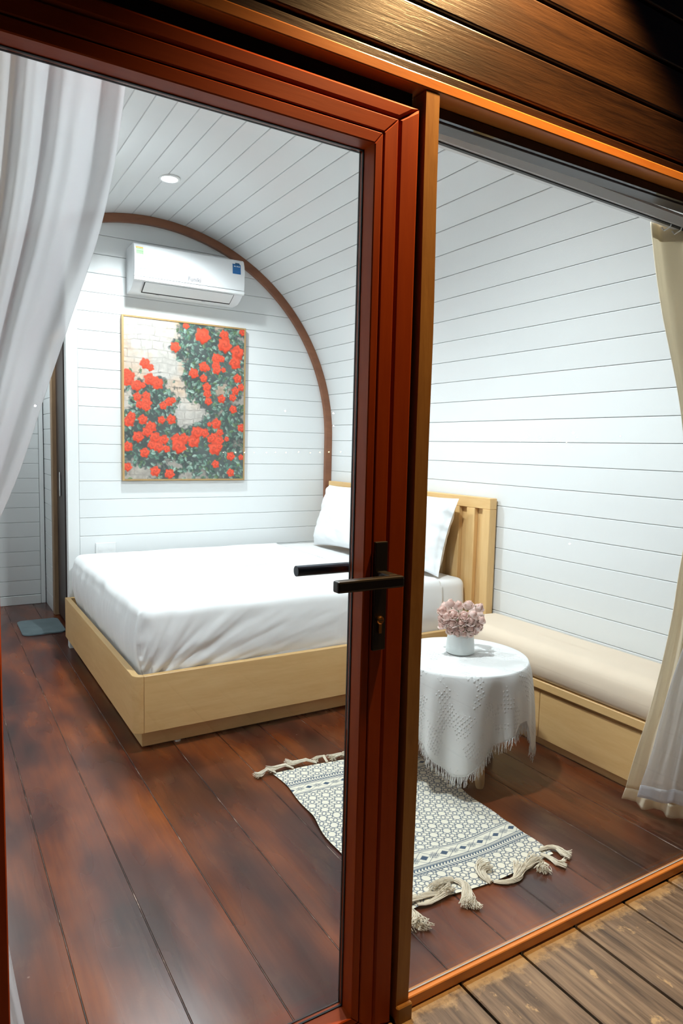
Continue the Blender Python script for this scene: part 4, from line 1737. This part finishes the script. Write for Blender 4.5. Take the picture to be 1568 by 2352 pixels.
lin = np.where(img <= .04045, img / 12.92, ((img + .055) / 1.055) ** 2.4)
gx = np.linspace(QX0 + ft, QX1 - ft, GW)
gz_ = np.linspace(QZ1 - ft, QZ0 + ft, GH)
XX, ZZ = np.meshgrid(gx, gz_)
V = np.stack([XX, np.full_like(XX, YB - .031), ZZ], -1).reshape(-1, 3)
idx = np.arange(GW * GH).reshape(GH, GW)
Fq = np.stack([idx[:-1, :-1], idx[1:, :-1], idx[1:, 1:], idx[:-1, 1:]], -1).reshape(-1, 4)
obj('canvas_print', np_mesh('canvas_print', V, Fq, 'ink', lin), 'print', pc)
obj('canvas_back', bx(QX0 + ft + .0005, QX1 - ft - .0005, YB - .030, YB - .002, QZ0 + ft + .0005, QZ1 - ft - .0005), 'sheet_white', pc)

# ---------------------------------------------------------------- wall socket
sk = thing('wall_socket', (.945, YB, .60), 'white wall socket plate just above the bed edge', 'socket')
obj('plate', bbox(.885, 1.01, YB - .011, YB - .0005, .588, .660, .003), 'socket_white', sk)
for xx in (.915, .975):
    obj('socket_face', fixn(disc_y(xx, .624, .001, .016, YB - .0125, YB - .0112, 20)), 'socket_white', sk)

# ---------------------------------------------------------------- curtain rail


def rail_z(x):
    return 2.012 - .0265 * (x - .95)


cr = thing('curtain_rail', (1.2, 1.26, 1.97), 'white aluminium curtain rail under the window head', 'curtain rail')
sec_r = [(1.246, 0.), (1.246, -.007), (1.262, -.023), (1.292, -.024), (1.292, 0.)]
V, F = extrude_poly([(0, 0)] * 5, 0, 0, 1)
V = [(x, y, rail_z(x) + dz) for x in (-.09, 2.56) for y, dz in sec_r]
obj('rail', fixn((V, F)), 'track_white', cr)
V = [(x, y, rail_z(x) + dz) for x in (-.09, 2.56) for y, dz in ((1.268, -.0236), (1.268, -.0265), (1.277, -.0265), (1.277, -.0236))]
obj('rail_slot', fixn((V, extrude_poly([(0, 0)] * 4, 0, 0, 1)[1])), 'socket_dark', cr)


# ---------------------------------------------------------------- curtains
def curtain(left, right, pleats, amp, nz_=70, nu=160, seed=0., edge_soft=.0, ymin=1.226):
    """left / right: lists of (z, x, y) from the top down; pleats fold in depth"""
    zl = [p[0] for p in left][::-1]
    zs = np.linspace(left[0][0], left[-1][0], nz_)
    P = []
    for z in zs:
        xl, yl = interp(z, zl, [p[1] for p in left][::-1]), interp(z, zl, [p[2] for p in left][::-1])
        zr = [p[0] for p in right][::-1]
        xr, yr = interp(z, zr, [p[1] for p in right][::-1]), interp(z, zr, [p[2] for p in right][::-1])
        t = Vector((xr - xl, yr - yl, 0))
        nrm = Vector((-t.y, t.x, 0)).normalized()
        row = []
        for i in range(nu + 1):
            u = i / nu
            ph = 2 * PI * pleats * (u + .035 * math.sin(u * 9 + seed) + .02 * math.sin(z * 2.3 + u * 5 + seed))
            k = amp * (math.sin(ph) * .75 + .25 * math.sin(2 * ph + seed) + .5 * vnoise((u * 4 + seed, z * 1.2, seed), 1.4))
            k *= min(1., .45 + u * 6) * (0.75 + .25 * math.sin(z * 3 + seed))
            p = Vector((xl, yl, z)) + t * u + nrm * k
            p.y = max(p.y, ymin)
            row.append(tuple(p))
        P.append(row)
    return grid(P)


def smooth_path(pts_, n_=40):
    """resample (z, x, y) knots with a Catmull-Rom spline"""
    q = [Vector(p) for p in pts_]
    out = []
    for i in range(len(q) - 1):
        p0, p1, p2, p3 = q[max(i - 1, 0)], q[i], q[i + 1], q[min(i + 2, len(q) - 1)]
        for k in range(6):
            t = k / 6
            out.append(tuple(.5 * ((2 * p1) + (-p0 + p2) * t + (2 * p0 - 5 * p1 + 4 * p2 - p3) * t * t + (-p0 + 3 * p1 - 3 * p2 + p3) * t ** 3)))
    out.append(tuple(q[-1]))
    return out


def thick(o, t):
    m_ = o.modifiers.new('thickness', 'SOLIDIFY')
    m_.thickness = t
    m_.offset = 0
    return o


# left: sheer in front, beige drape behind it
ls = curtain(smooth_path([(1.985, -.085, 1.275), (1.5, -.09, 1.275), (.95, -.09, 1.28), (.5, -.09, 1.275), (.04, -.09, 1.27)]),
             smooth_path([(1.985, .322, 1.275), (1.91, .316, 1.28), (1.774, .296, 1.285), (1.648, .266, 1.29), (1.507, .220, 1.295), (1.383, .180, 1.30), (1.246, .136, 1.30), (1.157, .100, 1.30),
                          (1.0, .03, 1.29), (.92, .005, 1.285), (.80, .03, 1.285), (.6, .07, 1.285), (.29, .112, 1.285), (.04, .150, 1.285)]), 6.5, .020, seed=1.3, nz_=90, nu=180)
o = thick(obj('sheer_curtain', ls, 'sheer_white', smooth=True), .0008)
tag(o, 'translucent white sheer curtain swept to the left behind the door glass', 'curtain')
ld_ = curtain(smooth_path([(1.985, -.10, 1.345), (1.0, -.10, 1.34), (.04, -.10, 1.34)]),
              smooth_path([(1.985, .15, 1.345), (1.7, .12, 1.345), (1.4, .07, 1.34), (1.1, .0, 1.34), (.92, -.04, 1.335), (.6, -.01, 1.335), (.04, .05, 1.335)]), 4, .022, seed=4.1)
o = thick(obj('drape', ld_, 'drape_beige', smooth=True), .002)
tag(o, 'beige drape gathered behind the left sheer curtain', 'curtain')

# right: beige drape tied back, sheer in front of its foot
rd = thing('drape', (2.15, 1.33, 0.02), 'beige drape tied back at the right edge above the bench', 'curtain')
rl = smooth_path([(1.972, 1.815, 1.30), (1.75, 1.885, 1.30), (1.47, 2.012, 1.30), (1.25, 2.075, 1.305), (1.05, 2.110, 1.315), (.90, 2.115, 1.33), (.722, 2.120, 1.35), (.462, 2.130, 1.40), (.224, 2.120, 1.45), (.08, 2.152, 1.500)])
rr_ = smooth_path([(1.972, 2.20, 1.30), (1.47, 2.24, 1.29), (1.05, 2.20, 1.27), (.90, 2.20, 1.265), (.6, 2.22, 1.265), (.3, 2.235, 1.265), (.08, 2.245, 1.27)])
obj('drape_cloth', curtain(rl, rr_, 2.6, .022, nz_=110, nu=120, seed=2.2), 'drape_beige', rd, smooth=True)
thick(rd.children[0] if rd.children else bpy.data.objects['drape_cloth'], .003)
hem = curtain([(.0785, 2.152, 1.500), (.025, 2.163, 1.522)], [(.0785, 2.245, 1.27), (.025, 2.248, 1.27)], 2.6, .024, nz_=6, nu=120, seed=2.2)
thick(obj('hem', hem, 'drape_beige', rd, smooth=True), .004)
tape = curtain([(2.0, 1.808, 1.299), (1.93, 1.828, 1.299)], [(2.0, 2.20, 1.299), (1.93, 2.205, 1.299)], 2.6, .020, nz_=6, nu=80, seed=2.2)
thick(obj('heading_tape', tape, 'drape_beige', rd, smooth=True), .004)
for xx in (1.85, 1.90, 1.95, 2.05, 2.15):
    obj('hook', tube([(xx, 1.262, rail_z(xx) - .0275), (xx, 1.264, rail_z(xx) - .034), (xx + .003, 1.285, rail_z(xx) - .040), (xx, 1.292, rail_z(xx) - .030)], .0022, 6), 'nylon_hook', rd)
rs_ = thing('sheer_curtain', (2.12, 1.28, 0.1), 'white sheer panel hanging in front of the beige drape at the right', 'curtain')
sl_ = smooth_path([(1.985, 2.05, 1.262), (1.4, 2.12, 1.262), (1.0, 2.16, 1.262), (.80, 2.155, 1.275), (.66, 2.118, 1.298), (.50, 2.080, 1.318), (.30, 2.060, 1.345), (.17, 2.055, 1.375)])
sr_ = smooth_path([(1.985, 2.28, 1.255), (1.0, 2.235, 1.245), (.66, 2.22, 1.238), (.3, 2.20, 1.236), (.17, 2.19, 1.236)])
thick(obj('sheer_cloth', curtain(sl_, sr_, 2.2, .010, nz_=90, nu=80, seed=.7, ymin=1.228), 'sheer_white', rs_, smooth=True), .001)
sh = curtain([(.169, 2.055, 1.375), (.115, 2.070, 1.395)], [(.169, 2.19, 1.236), (.105, 2.19, 1.236)], 2.2, .010, nz_=5, nu=80, seed=.7, ymin=1.228)
thick(obj('hem', sh, 'sheer_hem', rs_, smooth=True), .002)

# ---------------------------------------------------------------- lights of the town behind the viewer, mirrored in the glass
CM = Vector((0, 2 * 1.185, 1.3))


def town(px, py, r_, mat, dist):
    d = _r2 * (px - 784) - _u2 * (py - 1176) + _f * 1568
    d.normalize()
    d.y = -d.y
    p = CM + d * dist
    V, F = lathe([(r_ * math.sin(b), -r_ * math.cos(b)) for b in np.linspace(.2, PI - .2, 6)], p, 10)
    return obj('town_light', fixn((V, F)), mat)


tl = [(1316, 994, .085, 'town_white'), (1308, 1249, .06, 'town_white'), (655, 944, .05, 'town_white'), (766, 949, .05, 'town_white'), (766, 978, .05, 'town_white'), (81, 932, .07, 'town_white')]
r5 = random.Random(11)
for k in range(12):
    tl.append((513 + 24.5 * k + r5.uniform(-4, 4), 1039 + r5.uniform(-1, 1), .035, 'town_amber'))
for k in range(12):
    tl.append((1275 + r5.gauss(0, 45), 1015 + abs(r5.gauss(0, 18)) - 14, .035, 'town_amber'))
for px, py, r_, mt in tl:
    o = town(px, py, r_, mt, r5.uniform(45, 60))
    tag(o, 'far-off town light mirrored as a speck in the window glass', 'light', 'town lights mirrored in the glass')
